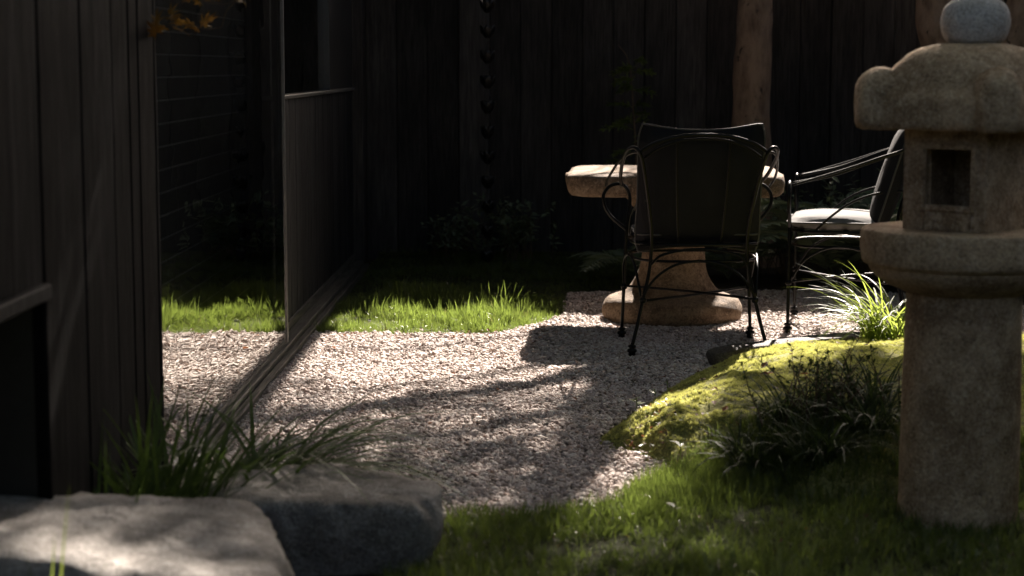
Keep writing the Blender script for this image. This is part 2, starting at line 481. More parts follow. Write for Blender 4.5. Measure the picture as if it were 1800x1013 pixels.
# ------------------------------------------------------------------ ground
def sheet(name, poly, z, mat):
    return MB().add([(x, y, z) for x, y in poly], [tuple(range(len(poly)))]).build(name, mat)
g = MB().add([(-400,-400,-.06),(400,-400,-.06),(400,400,-.06),(-400,400,-.06)], [(0,1,2,3)]).build('ground', M['soil'])
tag(g, 'dark bare garden soil under the plants and beyond', kind='structure')
def terr(name, poly, mat, amp=0.008, step=0.06, z=0.0):
    xs = [p[0] for p in poly]; ys = [p[1] for p in poly]
    bm = bmesh.new()
    f = bm.faces.new([bm.verts.new((x, y, 0)) for x, y in poly])
    bm.normal_update()
    if f.normal.z < 0: f.normal_flip()
    bmesh.ops.triangulate(bm, faces=[f])
    for _ in range(7):
        ed = [e for e in bm.edges if e.calc_length() > step*3]
        if not ed: break
        bmesh.ops.subdivide_edges(bm, edges=ed, cuts=1)
        bmesh.ops.triangulate(bm, faces=bm.faces[:])
    for vt in bm.verts:
        vt.co.z = z + noise.noise((vt.co.x*3, vt.co.y*3, 0.5))*amp
    me = bpy.data.meshes.new(name); bm.to_mesh(me); bm.free(); me.materials.append(mat); me.shade_smooth()
    return tag(link(name, me), kind='structure')
terr('gravel_bed', GRAVEL, M['gravel_bed'], 0.004, z=-0.022)
terr('lawn', FRONT_LAWN, M['turf_soil'], 0.012, z=-0.004)
terr('lawn', BACK_LAWN, M['turf_soil'], 0.012, z=-0.006)
terr('planting_bed', [(-2.0,2.2),(-0.35,2.2),(-0.30,4.88),(-0.5,4.74),(-1.03,4.74),(-1.03,5.0),(-2.0,5.0)], M['soil'], 0.02, z=-0.012)
terr('planting_bed', [(1.0,10.22),(1.0,10.06),(2.3,9.93),(2.62,9.0),(2.42,7.95),(5.4,7.9),(5.4,12.29),(1.0,12.29)], M['soil'], 0.02, z=-0.012)
# mound grid
nx, ny = 130, 140
gx = np.linspace(0.1, 3.05, nx); gy = np.linspace(4.9, 8.0, ny)
XX, YY = np.meshgrid(gx, gy)
ZZ = mound_h(XX, YY)
ZZ = np.where(in_poly(XX, YY, MOUND), ZZ, -0.05)
verts = np.stack([XX, YY, ZZ], -1).reshape(-1, 3).tolist()
faces = [(j*nx+i, j*nx+i+1, (j+1)*nx+i+1, (j+1)*nx+i) for j in range(ny-1) for i in range(nx-1)]
tag(MB().add(verts, faces).build('moss_mound', M['moss_ground'], smooth=True), 'low mound covered in yellow green moss beside the gravel', kind='structure')

# ------------------------------------------------------------------ gravel stones
def stone_mesh(i):
    bm = bmesh.new()
    bmesh.ops.create_icosphere(bm, subdivisions=1 if i < 5 else 2, radius=0.5)
    r = random.Random(i)
    sx, sy, sz = r.uniform(.85,1.2), r.uniform(.6,.95), r.uniform(.42,.7)
    for v in bm.verts:
        v.co *= 1 + r.uniform(-.22,.22)
        v.co.x *= sx; v.co.y *= sy; v.co.z *= sz
    me = bpy.data.meshes.new('stone'); bm.to_mesh(me); bm.free(); me.materials.append(M['gravel'])
    return me
protos('stone', [stone_mesh(i) for i in range(7)])
def fill(poly, n):
    xs = [p[0] for p in poly]; ys = [p[1] for p in poly]
    x = rng.uniform(min(xs), max(xs), n); y = rng.uniform(min(ys), max(ys), n)
    k = in_poly(x, y, poly)
    return x[k], y[k]
x, y = fill(GRAVEL, 230000)
d = poly_dist(x, y, GRAVEL)
keep = (d > 0.02) | (rng.random(len(x)) < 0.5)
x, y = x[keep], y[keep]
n = len(x)
size = np.clip(rng.lognormal(math.log(0.0112), 0.36, n), 0.005, 0.036)
z = rng.uniform(-0.002, 0.005, n) + size*0.12 + vnoise(x, y, 4, 2.0)*0.010 + vnoise(x, y, 1.3, 7.0)*0.012
# a few thrown beyond the edge
rot = np.stack([rng.normal(0,.34,n), rng.normal(0,.34,n), rng.uniform(0,6.28,n)], -1)
o = scatter('gravel', 'stone', np.stack([x,y,z],-1), rot, np.repeat(size[:,None],3,1)*rng.uniform(.85,1.2,(n,3)))
tag(o, 'pinkish pale loose gravel covering the path', kind='stuff')

# ------------------------------------------------------------------ house
HX = -1.06
house = thing('garden_house', (0,0,0), 'black timber house with mirror-like glass door along the left of the gravel', 'house')
def board_mesh(w, h, t, name='board'):
    mb = MB(); e = min(0.004, t*0.3)
    # face towards +x, chamfered long edges, made around its lower back corner
    pr = [(0,0),(0,w),(t-e,w),(t,w-e),(t,e),(t-e,0)]
    vs = [(px,py,0) for px,py in pr] + [(px,py,h) for px,py in pr]
    k = len(pr)
    fs = [tuple(range(k)), tuple(reversed(range(k,2*k)))] + [(i, i+k, (i+1)%k+k, (i+1)%k) for i in range(k)]
    return mb.add(vs, fs).mesh(name, M['wall_wood'])
# left wall: upright boards, opening low down near the camera
edges = [2.3,2.52,2.80,2.98,3.20,3.36,3.62,3.84,3.99,4.20,4.33,4.52,4.70,4.80,4.93,5.014]
y0 = edges[0]
for ya, yz in zip(edges[:-1], edges[1:]):
    low = yz < 3.86
    link('board', board_mesh(yz-ya-0.003, 1.98 if low else 2.75, 0.03), house, (-1.06+random.uniform(-.003,.004), ya, 0.77 if low else 0.0))
MB().box(-1.16,-1.062,y0,4.99,0.77,2.75).build('wall', M['interior'], house)
MB().box(-1.16,-1.062,3.86,4.99,0.0,0.768).build('wall', M['interior'], house)
bevel(MB().box(-1.30,-1.015,y0,3.842,0.735,0.768).build('lintel', M['panel_wood'], house), 0.004)
MB().box(-1.16,-1.035,3.842,3.858,0.0,0.768).build('jamb', M['frame_metal'], house)
MB().box(-1.75,-1.72,y0,3.9,0.0,2.75).build('recess_wall', M['interior'], house)
MB().box(-1.72,-1.165,3.9,3.93,0.0,2.7).build('recess_wall', M['interior'], house)
bevel(MB().box(-1.10,-1.030,5.016,5.045,0.0,2.75).build('corner_post', M['wall_wood'], house), 0.004)
# glass door
door = MB().box(-1.066,-1.058,5.02,7.77,0.055,2.32).build('glass_pane', M['glass'], house)
fr = MB().box(-1.068,-1.052,7.772,7.79,0.05,2.32)
bevel(fr.build('door_stile', M['edge_metal'], house), 0.002)
MB().box(-1.09,-1.069,7.70,7.795,0.052,2.32).build('door_stile', M['frame_metal'], house)
bevel(MB().box(-1.13,-1.045,5.05,11.2,-0.02,0.046).build('door_track', M['rail_wood'], house), 0.004)
bevel(MB().box(-1.043,-1.012,5.05,11.2,-0.02,0.028).build('ground_rail', M['rail_wood'], house), 0.004)
# lower panel of upright boards with a cap, window above
pw = 0.112; yb = 7.80
pb = board_mesh(pw-0.003, 1.02, 0.022, 'panel_board'); pb.materials[0] = M['panel_wood']
i = 0
while yb < 11.25:
    link('board', pb, house, (-1.135+random.uniform(-.001,.002), yb, 0.055)); yb += pw; i += 1
bevel(MB().box(-1.15,-1.095,7.80,11.28,1.078,1.096).build('sill', M['edge_metal'], house), 0.003)
MB().box(-1.112,-1.098,7.80,11.2,0.048,0.085).build('skirting', M['rail_wood'], house)
win = MB().box(-1.145,-1.115,7.80,7.86,1.097,2.3).box(-1.145,-1.10,9.93,10.02,1.097,2.3).box(-1.145,-1.118,7.86,9.93,2.2,2.3).box(-1.146,-1.112,10.021,11.28,1.097,2.75).build('window', M['frame_metal'], house)
tag(win, 'dark framed window above the grey lower panel')
MB().box(-1.136,-1.130,7.86,9.93,1.098,2.2).build('pane', M['glass'], win)
bevel(MB().box(-1.16,-1.05,11.285,11.33,-.1,2.75).build('corner_post', M['fence_wood'], house), 0.004)
MB().box(-1.16,-1.12,11.332,13.198,-.1,2.75).build('wall', M['fence_wood'], house)
MB().box(-3.8,-1.165,13.2,13.3,0,2.79).build('wall', M['fence_wood'], house)
MB().box(-3.8,-3.65,2.3,13.19,0,2.79).build('wall', M['fence_wood'], house)
MB().box(-1.16,-1.06,5.02,11.3,2.325,2.75).build('header_beam', M['fence_wood'], house)
# room behind the glass
MB().box(-3.6,-1.17,4.9,11.3,-0.02,0.0).build('room_floor', M['interior'], house)
MB().box(-3.6,-3.5,4.9,11.3,0.0,2.75).build('room_wall', M['interior'], house)
MB().box(-3.5,-1.17,11.2,11.3,0.0,2.75).build('room_wall', M['interior'], house)
MB().box(-3.5,-1.17,4.9,4.98,0.0,2.75).build('room_wall', M['interior'], house)
for (xa, xb, ya, yb) in ((-3.6,-1.44,4.9,11.3),(-1.44,-1.17,4.9,5.1),(-1.44,-1.17,9.0,11.3)):  # gap left in the ceiling, added to drop sky light on the slats
    MB().box(xa,xb,ya,yb,2.76,2.795).build('room_ceiling', M['interior'], house)
# horizontal boards seen through the glass
hb = MB()
pr = [(0,0),(0,.079),(.010,.079),(.018,.075),(.018,.003),(.014,0)]
k = len(pr)
hb.add([(a,5.0,b) for a,b in pr]+[(a,8.95,b) for a,b in pr], [tuple(range(k)), tuple(reversed(range(k,2*k)))]+[(i,i+k,(i+1)%k+k,(i+1)%k) for i in range(k)])
hb.box(.0185,.0225,5.0,8.95,.0795,.0850,1)
hme = hb.mesh('slat', [M['slat'], M['pale_board']])
for i in range(25):
    link('slat', hme, house, (-1.42, 0, 0.06+i*0.0865), (0, R(-2), 0))
MB().box(-1.46,-1.43,5.0,9.1,0,2.3).build('blind_back', M['pale_board'], house)
MB().box(-1.47,-1.39,8.96,9.12,0,2.3).build('blind_post', M['interior'], house)
# roof with a deep eave, gutter at its edge
bevel(MB().box(-3.8,-0.39,9.8,13.9,2.80,2.92).build('roof', M['fence_wood'], house), 0.01)
for (xa, xb, ya, yb) in ((-3.8,-1.44,2.0,9.79),(-1.169,-0.9,2.0,9.79),(-1.44,-1.169,2.0,5.1),(-1.44,-1.169,9.0,9.79)):  # roof opening above that gap, invented to light the slats
    MB().box(xa,xb,ya,yb,2.80,2.92).build('roof', M['fence_wood'], house)
MB().box(-0.388,-0.125,9.8,13.9,2.81,2.93).build('gutter', M['dark_copper'], house)

# ------------------------------------------------------------------ fence
fence = thing('back_fence', (0,12.3,0), 'tall near-black board fence closing the back of the garden', 'fence')
fw = 0.205
fb = MB()
e = 0.004
pr = [(0,0),(fw-.005,0),(fw-.005,-.018),(fw-.005-e,-.022),(e,-.022),(0,-.018)]
k = len(pr)
fb.add([(a,b,-.08) for a,b in pr]+[(a,b,2.4) for a,b in pr], [tuple(range(k)), tuple(reversed(range(k,2*k)))]+[(i,(i+1)%k,(i+1)%k+k,i+k) for i in range(k)])
fme = fb.mesh('board', M['fence_wood'])
for i in range(32):
    link('board', fme, fence, (-1.118+i*fw, random.choice((-.012,0,.0))+random.uniform(-.004,.004), random.uniform(-.01,.01)), (0,random.uniform(-.002,.002),0))
MB().box(-1.1195,5.44,0.008,0.02,-.1,2.38).build('backing_board', M['fence_wood'], fence)
for zz in (0.4, 1.9):
    MB().box(-1.118,5.45,0.021,0.07,zz,zz+.09).build('rail', M['fence_wood'], fence)

# ------------------------------------------------------------------ rain chain
cx, cy = W(857, 200, Y=11.45).xy
chain = thing('rain_chain', (cx, cy, 0), 'dark rain chain of small flower cups hanging in front of the black fence', 'rain chain')
cup = MB()
pet = 6
prof = [(0.012,0.0),(0.022,0.006),(0.034,0.03),(0.043,0.058),(0.050,0.080)]
sides = 36
vs = []
for j, (r, zz) in enumerate(prof):
    for q in range(sides):
        a = 2*math.pi*q/sides
        wv = abs(math.cos(a*pet/2))
        rr = r*(1-(0.10*(1-wv) if j > 1 else 0)); z2 = zz - (0.035*(1-wv)**2 if j > 2 else 0)
        vs.append((rr*math.cos(a), rr*math.sin(a), z2))
fs = [(i*sides+q, i*sides+(q+1)%sides, (i+1)*sides+(q+1)%sides, (i+1)*sides+q) for i in range(len(prof)-1) for q in range(sides)]
fs.append(tuple(reversed(range(sides))))
cup.add(vs, fs)
cme = cup.mesh('cup', M['dark_copper'], True)
lk = MB()
for s in (-1,1):
    lk.tube([(s*0.030,0,0.072),(s*0.022,0,0.10),(s*0.004,0,0.150),(s*0.004,0,0.162)], 0.0022, 5, 3)
lk.tube([(-.03,0,.072),(0,0,.076),(.03,0,.072)], 0.002, 5, 2)
lme = lk.mesh('link', M['dark_copper'], True)
for i in range(16):
    zz = 0.005 + i*0.1545
    a = random.uniform(0, 6)
    c = link('cup', cme, chain, (0,0,zz), (0,0,a)); m = c.modifiers.new('solid','SOLIDIFY'); m.thickness = 0.002
    link('link', lme, chain, (0,0,zz), (0,0,a))
MB().tube([(0,0,0.005+16*.1545),(0,0,2.83)],0.004,6,1).build('hanger', M['dark_copper'], chain)

# ------------------------------------------------------------------ stone table
tx, ty = 0.672, 8.93
table = thing('stone_table', (tx, ty, 0), 'tan cast stone garden table with a bell shaped pedestal', 'table', 0)
def slab():
    bm = bmesh.new()
    prof = [(0.0,0.0),(0.90,0.0),(0.965,0.006),(0.985,0.02),(1.0,0.055),(0.995,0.085),(0.985,0.096),(0.95,0.103),(0.8,0.104),(0.4,0.104),(0.0,0.104)]
    n = 96; rings = []
    for (s, z) in prof:
        if s == 0: rings.append([bm.verts.new((0,0,z))]); continue
        rg = []
        for q in range(n):
            a = 2*math.pi*q/n
            c, sn = math.cos(a), math.sin(a)
            ex = 9.0
            r = (abs(c/0.512)**ex + abs(sn/0.48)**ex)**(-1/ex)
            p = Vector((r*c*s, r*sn*s, z))
            w = fbm(p*1.0+Vector((3,1,0)), 4, 7)*0.016 + (fbm(p, 3, 26)*0.010)
            if s > 0.93:
                p.x += c*w*1.6; p.y += sn*w*1.6
            p.z += fbm(p, 3, 9)*0.004
            rg.append(bm.verts.new(p))
        rings.append(rg)
    for i in range(len(rings)-1):
        A, B = rings[i], rings[i+1]
        for q in range(n):
            l = (q+1) % n
            if len(A) == 1: bm.faces.new((A[0], B[l], B[q]))
            elif len(B) == 1: bm.faces.new((A[q], A[l], B[0]))
            else: bm.faces.new((A[q], A[l], B[l], B[q]))
    bmesh.ops.recalc_face_normals(bm, faces=bm.faces[:])
    me = bpy.data.meshes.new('tabletop'); bm.to_mesh(me); bm.free(); me.materials.append(M['table_stone']); me.shade_smooth()
    return me
link('tabletop', slab(), table, (0,0,0.621), (0,0,R(-3)))
def rough_lathe(name, prof, mat, parent, sides=48, amp=0.006, sc=9, sub=4, seed=0, loc=(0,0,0), rot=0, squash=0.0):
    P = [Vector((r, 0, z)) for r, z in prof]
    P = spline(P, sub)
    mb = MB(); vs = []
    for p in P:
        for q in range(sides):
            a = 2*math.pi*q/sides
            d = Vector((math.cos(a), math.sin(a), 0))
            w = fbm(Vector((d.x*p.x, d.y*p.x, p.z))+Vector((seed,seed*2,0)), 4, sc)*amp*2
            r = max(0.001, p.x + w*min(1, p.x*12))
            vs.append((d.x*r, d.y*r*(1-squash), p.z + w*0.4))
    m = len(P)
    fs = [(i*sides+q, i*sides+(q+1)%sides, (i+1)*sides+(q+1)%sides, (i+1)*sides+q) for i in range(m-1) for q in range(sides)]
    fs.append(tuple(reversed(range(sides)))); fs.append(tuple(range((m-1)*sides, m*sides)))
    return mb.add(vs, fs).build(name, mat, parent, True, loc=loc, rot=(0,0,rot))
rough_lathe('pedestal', [(0.30,-0.02),(0.325,0.0),(0.338,0.03),(0.335,0.07),(0.31,0.105),(0.26,0.125),(0.215,0.155),(0.182,0.20),(0.165,0.25),(0.153,0.32),(0.148,0.40),(0.155,0.46),(0.175,0.52),(0.215,0.575),(0.235,0.60),(0.235,0.618)],
            M['table_stone'], table, 56, 0.008, 8, 4, 2)

# ------------------------------------------------------------------ garden chairs
def cushion(w, d, h, name, mat, puff=0.5, nx=18, ny=18, ears=0.0, cut=0.07):
    """pillow: two puffed faces meeting at a piped seam; local z is thickness"""
    mb = MB(); top = []; 
    def outl(u, v):
        # rounded square mapping, corners pulled out a little
        x, y = u, v
        rr = (abs(x)**8 + abs(y)**8)**(1/8)
        mx = max(abs(x), abs(y))
        s = mx/rr if rr > 1e-6 else 1
        s = 1-(1-s)*1.0
        x, y = x*s, y*s
        ear = ears*(abs(u)**3)*(abs(v)**3)
        pinch = cut*((1-u*u)*abs(v)**4)
        return x*w/2*(1-cut*(1-v*v)*abs(u)**4*0.6), y*d/2*(1-pinch) + math.copysign(ear, v)
    vs = []; fs = []
    for side in (1, -1):
        base = len(vs)
        for j in range(ny+1):
            for i in range(nx+1):
                u = -1+2*i/nx; v = -1+2*j/ny
                x, y = outl(u, v)
                e = (1-abs(u)**2.6)*(1-abs(v)**2.6)
                t = (max(0, e)**0.42)*h/2*(1+0.10*fbm((x*3,y*3,side),3,3))
                vs.append((x, y, side*t))
        for j in range(ny):
            for i in range(nx):
                q = (base+j*(nx+1)+i, base+j*(nx+1)+i+1, base+(j+1)*(nx+1)+i+1, base+(j+1)*(nx+1)+i)
                fs.append(q if side == 1 else q[::-1])
    me = mb.add(vs, fs).mesh(name, mat, True)
    loop = []
    for i in range(nx): loop.append((*outl(-1+2*i/nx, -1), 0))
    for j in range(ny): loop.append((*outl(1, -1+2*j/ny), 0))
    for i in range(nx): loop.append((*outl(1-2*i/nx, 1), 0))
    for j in range(ny): loop.append((*outl(-1, 1-2*j/ny), 0))
    pm = MB().tube(loop, 0.0045, 6, 1, True).mesh('piping', M['piping'], True)
    return me, pm

BM = M['black_metal']
r1, r2 = 0.0080, 0.0058
def lean(pts): return [(p[0], p[1]-max(0,p[2]-.5)*.14*(1 if p[1] < -.2 else max(0,(.1-p[1])/.3)), p[2]) for p in pts]
def mir(pts, s): return lean([(p[0]*s, p[1], p[2]) for p in pts])
def foot_mesh():
    return MB().lathe([(0.008,0.052),(0.017,0.047),(0.017,0.040),(0.010,0.036),(0.020,0.030),(0.022,0.022),(0.014,0.016),(0.016,0.008),(0.013,0.0)][::-1], 12).mesh('foot', BM, True)
FOOT = foot_mesh()
KNOB = MB().lathe([(0.004,-0.014),(0.013,-0.010),(0.016,0),(0.013,0.010),(0.004,0.014)], 10).mesh('knob', BM, True)
SEATM = cushion(0.53, 0.46, 0.085, 'seat_cushion', M['fabric'], cut=0.03)
BACKM = cushion(0.545, 0.56, 0.12, 'back_cushion', M['fabric_shaded'], ears=0.03)
def make_chair(loc, rz, label):
    t = thing('garden_chair', loc, label, 'chair', rz, 'black iron garden chairs at the stone table')
    for s in (-1, 1):
        rear = [(-.285,-.28,.045),(-.262,-.262,.13),(-.238,-.245,.235),(-.212,-.232,.35),(-.203,-.23,.45),(-.206,-.238,.55),(-.225,-.262,.68),(-.247,-.292,.80),(-.262,-.308,.855),(-.280,-.305,.882),(-.300,-.285,.883),(-.315,-.25,.868),(-.322,-.18,.835),(-.322,-.08,.79),(-.315,.05,.735),(-.303,.17,.705),(-.296,.235,.692)]
        lg = MB().tube(mir(rear, s), r1, 8, 4).build('leg', BM, t, True)
        link('foot', FOOT, lg, (s*-.285,-.28,0)); link('knob', KNOB, lg, (s*-.238,-.245,.235))
        front = [(-.290,.25,.045),(-.283,.25,.2),(-.275,.25,.42),(-.268,.25,.52),(-.258,.252,.60),(-.262,.252,.655),(-.285,.25,.69),(-.32,.25,.697),(-.355,.25,.68),(-.376,.25,.645),(-.372,.25,.60),(-.345,.25,.555),(-.30,.25,.515),(-.270,.25,.49)]
        lg = MB().tube(mir(front, s), r1, 8, 4).build('leg', BM, t, True)
        link('foot', FOOT, lg, (s*-.290,.25,0)); link('knob', KNOB, lg, (s*-.281,.25,.235))
        arm = [(-.262,-.300,.868),(-.300,-.25,.858),(-.335,-.14,.822),(-.357,0,.765),(-.367,.13,.72),(-.366,.235,.688)]
        MB().tube(mir(arm, s), r2, 7, 4).build('arm', BM, t, True)
        br = [(-.268,.13,.478),(-.270,.06,.545),(-.262,-.02,.605),(-.243,-.12,.645),(-.218,-.24,.66)]
        MB().tube(mir(br, s), r2, 7, 4).build('brace', BM, t, True)
        # side arch under the seat
        sa = [(-.282,.245,.24),(-.290,.18,.34),(-.285,.08,.395),(-.275,-.02,.40),(-.262,-.13,.36),(-.245,-.22,.25)]
        MB().tube(mir(sa, s), r2, 7, 4).build('brace', BM, t, True)
        MB().tube(lean([(s*-.110,-.298,.932),(s*-.108,-.285,.80),(s*-.100,-.262,.62),(s*-.090,-.235,.475)]), 0.0045, 6, 4).build('back_rod', BM, t, True)
        ra = [(s*-.243,-.247,.24),(s*-.19,-.245,.325),(s*-.10,-.24,.385),(0,-.238,.402)]
        MB().tube(ra, r2, 7, 4).build('brace', BM, t, True)
    MB().tube(lean([(-.262,-.300,.868),(-.20,-.305,.905),(-.10,-.305,.932),(0,-.305,.938),(.10,-.305,.932),(.20,-.305,.905),(.262,-.300,.868)]), r1, 8, 5).build('back_rail', BM, t, True)
    MB().tube(lean([(-.245,-.292,.842),(-.18,-.297,.885),(-.09,-.30,.915),(0,-.30,.920),(.09,-.30,.915),(.18,-.297,.885),(.245,-.292,.842)]), 0.0055, 7, 5).build('back_rail', BM, t, True)
    # seat ring and lower ring
    ring = []
    for q in range(28):
        a = 2*math.pi*q/28
        c, sn = math.cos(a), math.sin(a)
        rr = (abs(c/.272)**3.2+abs(sn/.245)**3.2)**(-1/3.2)
        ring.append((rr*c, rr*sn+0.01, .468))
    MB().tube(ring, r1, 8, 2, True).build('seat_frame', BM, t, True)
    sm = MB()
    for q in range(5): sm.box(-.25,.25,-.2+q*.1-.012,-.2+q*.1+.012,.462,.467)
    for q in range(5): sm.box(-.2+q*.1-.012,-.2+q*.1+.012,-.225,.24,.4655,.4695)
    sm.build('seat_strap', BM, t)
    MB().tube([(p[0]*.97,p[1]*.97,.398) for p in ring], r2, 7, 2, True).build('lower_ring', BM, t, True)
    MB().tube([(-.205,-.236,.385),(-.15,-.238,.43),(0,-.238,.452),(.15,-.238,.43),(.205,-.236,.385)], r2, 7, 5).build('brace', BM, t, True)
    MB().tube([(-.272,.248,.385),(-.15,.25,.43),(0,.25,.447),(.15,.25,.43),(.272,.248,.385)], r2, 7, 5).build('brace', BM, t, True)
    MB().tube([(-.238,-.245,.232),(0,0,.228),(.281,.25,.232)], r2, 7, 3).build('stretcher', BM, t, True)
    MB().tube([(.238,-.245,.239),(0,0,.242),(-.281,.25,.239)], r2, 7, 3).build('stretcher', BM, t, True)
    sc = link('seat_cushion', SEATM[0], t, (0,.04,.508)); link('piping', SEATM[1], sc)
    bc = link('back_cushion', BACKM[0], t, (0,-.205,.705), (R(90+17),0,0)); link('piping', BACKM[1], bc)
    return t
ch1 = make_chair((.690,8.0,0.004), R(1.5), 'black iron garden chair with its cushioned back to the camera in front of the table')
ch2 = make_chair((1.462,8.63,0.004), R(79), 'black iron garden chair seen from the side between table and lantern, sunlit seat cushion')

# ------------------------------------------------------------------ stone lantern
LX, LY = 1.158, 4.95
lantern = thing('stone_lantern', (LX, LY, 0), 'tall brown granite lantern with square firebox and curled roof', 'stone lantern', R(3))
GR = M['granite']
rough_lathe('shaft', [(0.163,-0.04),(0.162,0.0),(0.160,0.15),(0.157,0.4),(0.154,0.6),(0.153,0.632)], GR, lantern, 56, 0.003, 14, 3, 1)
rough_lathe('platform', [(0.150,0.615),(0.165,0.622),(0.205,0.640),(0.238,0.662),(0.252,0.682),(0.254,0.690),(0.268,0.697),(0.276,0.71),(0.279,0.75),(0.276,0.782),(0.262,0.790),(0.20,0.791),(0.1,0.791),(0.01,0.791)], GR, lantern, 64, 0.0035, 15, 3, 4)
# firebox: square walls with a window in each face, turned corner-on
def fire_box():
    hw = 0.1225; t = 0.03; z0, z1 = 0.789, 1.06
    wl, wx = -0.058, 0.080; wz0, wz1 = 0.858, 1.005
    mb = MB()
    for k in range(4):
        c, s = round(math.cos(k*math.pi/2)), round(math.sin(k*math.pi/2))
        def T(x, y, z): return (x*c-y*s, x*s+y*c, z)
        def bx(x0,x1,y0,y1,za,zb):
            v = [(x0,y0,za),(x1,y0,za),(x1,y1,za),(x0,y1,za),(x0,y0,zb),(x1,y0,zb),(x1,y1,zb),(x0,y1,zb)]
            mb.add([T(*p) for p in v], [(0,3,2,1),(4,5,6,7),(0,1,5,4),(1,2,6,5),(2,3,7,6),(3,0,4,7)])
        # pieces of the -y face; the corner belongs to one side only
        if k in (0, 1, 2):
            bx(-hw, hw-t, -hw, -hw+t, z0, z1); continue
        bx(-hw, wl, -hw, -hw+t, z0, z1)
        bx(wx, hw-t, -hw, -hw+t, z0, z1)
        bx(wl, wx, -hw, -hw+t, z0, wz0)
        bx(wl, wx, -hw, -hw+t, wz1, z1)
    return mb
fbx = fire_box()
o = fbx.build('firebox', GR, lantern, rot=(0,0,R(45)))
bm = bmesh.new(); bm.from_mesh(o.data)
bmesh.ops.remove_doubles(bm, verts=bm.verts[:], dist=1e-4)
bm.to_mesh(o.data); bm.free()
bevel(o, 0.004, 2)
# raised frame round each window
for k in (3,):
    a = R(45) + k*math.pi/2
    wf = MB()
    hw = 0.1225
    for (xa,xb,za,zb) in ((-.072,-.058,.842,1.019),(.080,.094,.842,1.019),(-.058,.080,.842,.858),(-.058,.080,1.005,1.019)):
        wf.box(xa,xb,-hw-.005,-hw-.0005,za,zb)
    bevel(wf.build('window_frame', GR, lantern, rot=(0,0,a)), 0.002)
# roof: square with rounded dome and four corner curls
def roof_mesh():
    n = 96
    bm = bmesh.new(); rings = []
    prof = [(0.0,1.056,2),(0.5,1.056,4),(0.93,1.056,7),(0.985,1.060,7),(1.0,1.075,7),(1.0,1.115,7),(0.985,1.136,6),(0.94,1.148,5),(0.89,1.166,4.2),(0.85,1.195,3.6),(0.79,1.228,3.0),(0.70,1.254,2.6),(0.57,1.271,2.3),(0.40,1.281,2.1),(0.20,1.284,2),(0.0,1.285,2)]
    for (s, z, ex) in prof:
        if s == 0: rings.append([bm.verts.new((0,0,z))]); continue
        rg = []
        for q in range(n):
            a = 2*math.pi*q/n; c, sn = math.cos(a), math.sin(a)
            r = 0.222*(abs(c)**ex+abs(sn)**ex)**(-1/ex)*s
            p = Vector((r*c, r*sn, z))
            w = fbm(p+Vector((5,2,1)), 4, 14)*0.008
            cor = (abs(math.sin(2*a)))**6
            if 1.07 < z < 1.2: p.z += cor*0.012
            p.x += c*w; p.y += sn*w; p.z += w*0.5
            rg.append(bm.verts.new(p))
        rings.append(rg)
    for i in range(len(rings)-1):
        A, B = rings[i], rings[i+1]
        for q in range(n):
            l = (q+1)%n
            if len(A) == 1: bm.faces.new((A[0],B[l],B[q]))
            elif len(B) == 1: bm.faces.new((A[q],A[l],B[0]))
            else: bm.faces.new((A[q],A[l],B[l],B[q]))
    me = bpy.data.meshes.new('roof'); bm.to_mesh(me); bm.free(); me.materials.append(GR); me.shade_smooth()
    return me
rf = link('roof', roof_mesh(), lantern, rot=(0,0,R(45)))
for k in range(4):
    a = k*math.pi/2
    # rolled-up corner: block with a domed top and a scroll front
    mb = MB(); vs = []; nseg, nr = 24, 16
    for i in range(nr+1):
        ph = math.pi*i/nr
        for q in range(nseg):
            th = 2*math.pi*q/nseg
            ex = 3.2
            cx_, cy_, cz_ = math.sin(ph)*math.cos(th), math.sin(ph)*math.sin(th), math.cos(ph)
            ez = 2.2 if cz_ > 0 else 9
            n_ = (1 if cz_ > 0 else 1)*(((abs(cx_)**ex+abs(cy_)**ex)**(ez/ex)+abs(cz_)**ez)**(-1/ez))
            p = Vector((cx_*n_*0.066, cy_*n_*0.058, cz_*n_*0.083))
            p *= 1+fbm(p+Vector((k,0,0)),3,20)*0.10
            vs.append(p)
    fs = [(i*nseg+q,(i+1)*nseg+q,(i+1)*nseg+(q+1)%nseg,i*nseg+(q+1)%nseg) for i in range(nr) for q in range(nseg)]
    mb.add(vs, fs)
    mb.build('corner_curl', GR, rf, True, loc=(0.240*math.cos(a-R(45)), 0.240*math.sin(a-R(45)), 1.137), rot=(0,0,a-R(45)))
rough_lathe('finial', [(0.03,1.279),(0.062,1.281),(0.078,1.293),(0.088,1.318),(0.090,1.345),(0.082,1.375),(0.062,1.396),(0.03,1.408),(0.002,1.411)], M['granite_grey'], lantern, 40, 0.002, 14, 4, 7, loc=(0.01,0,0))

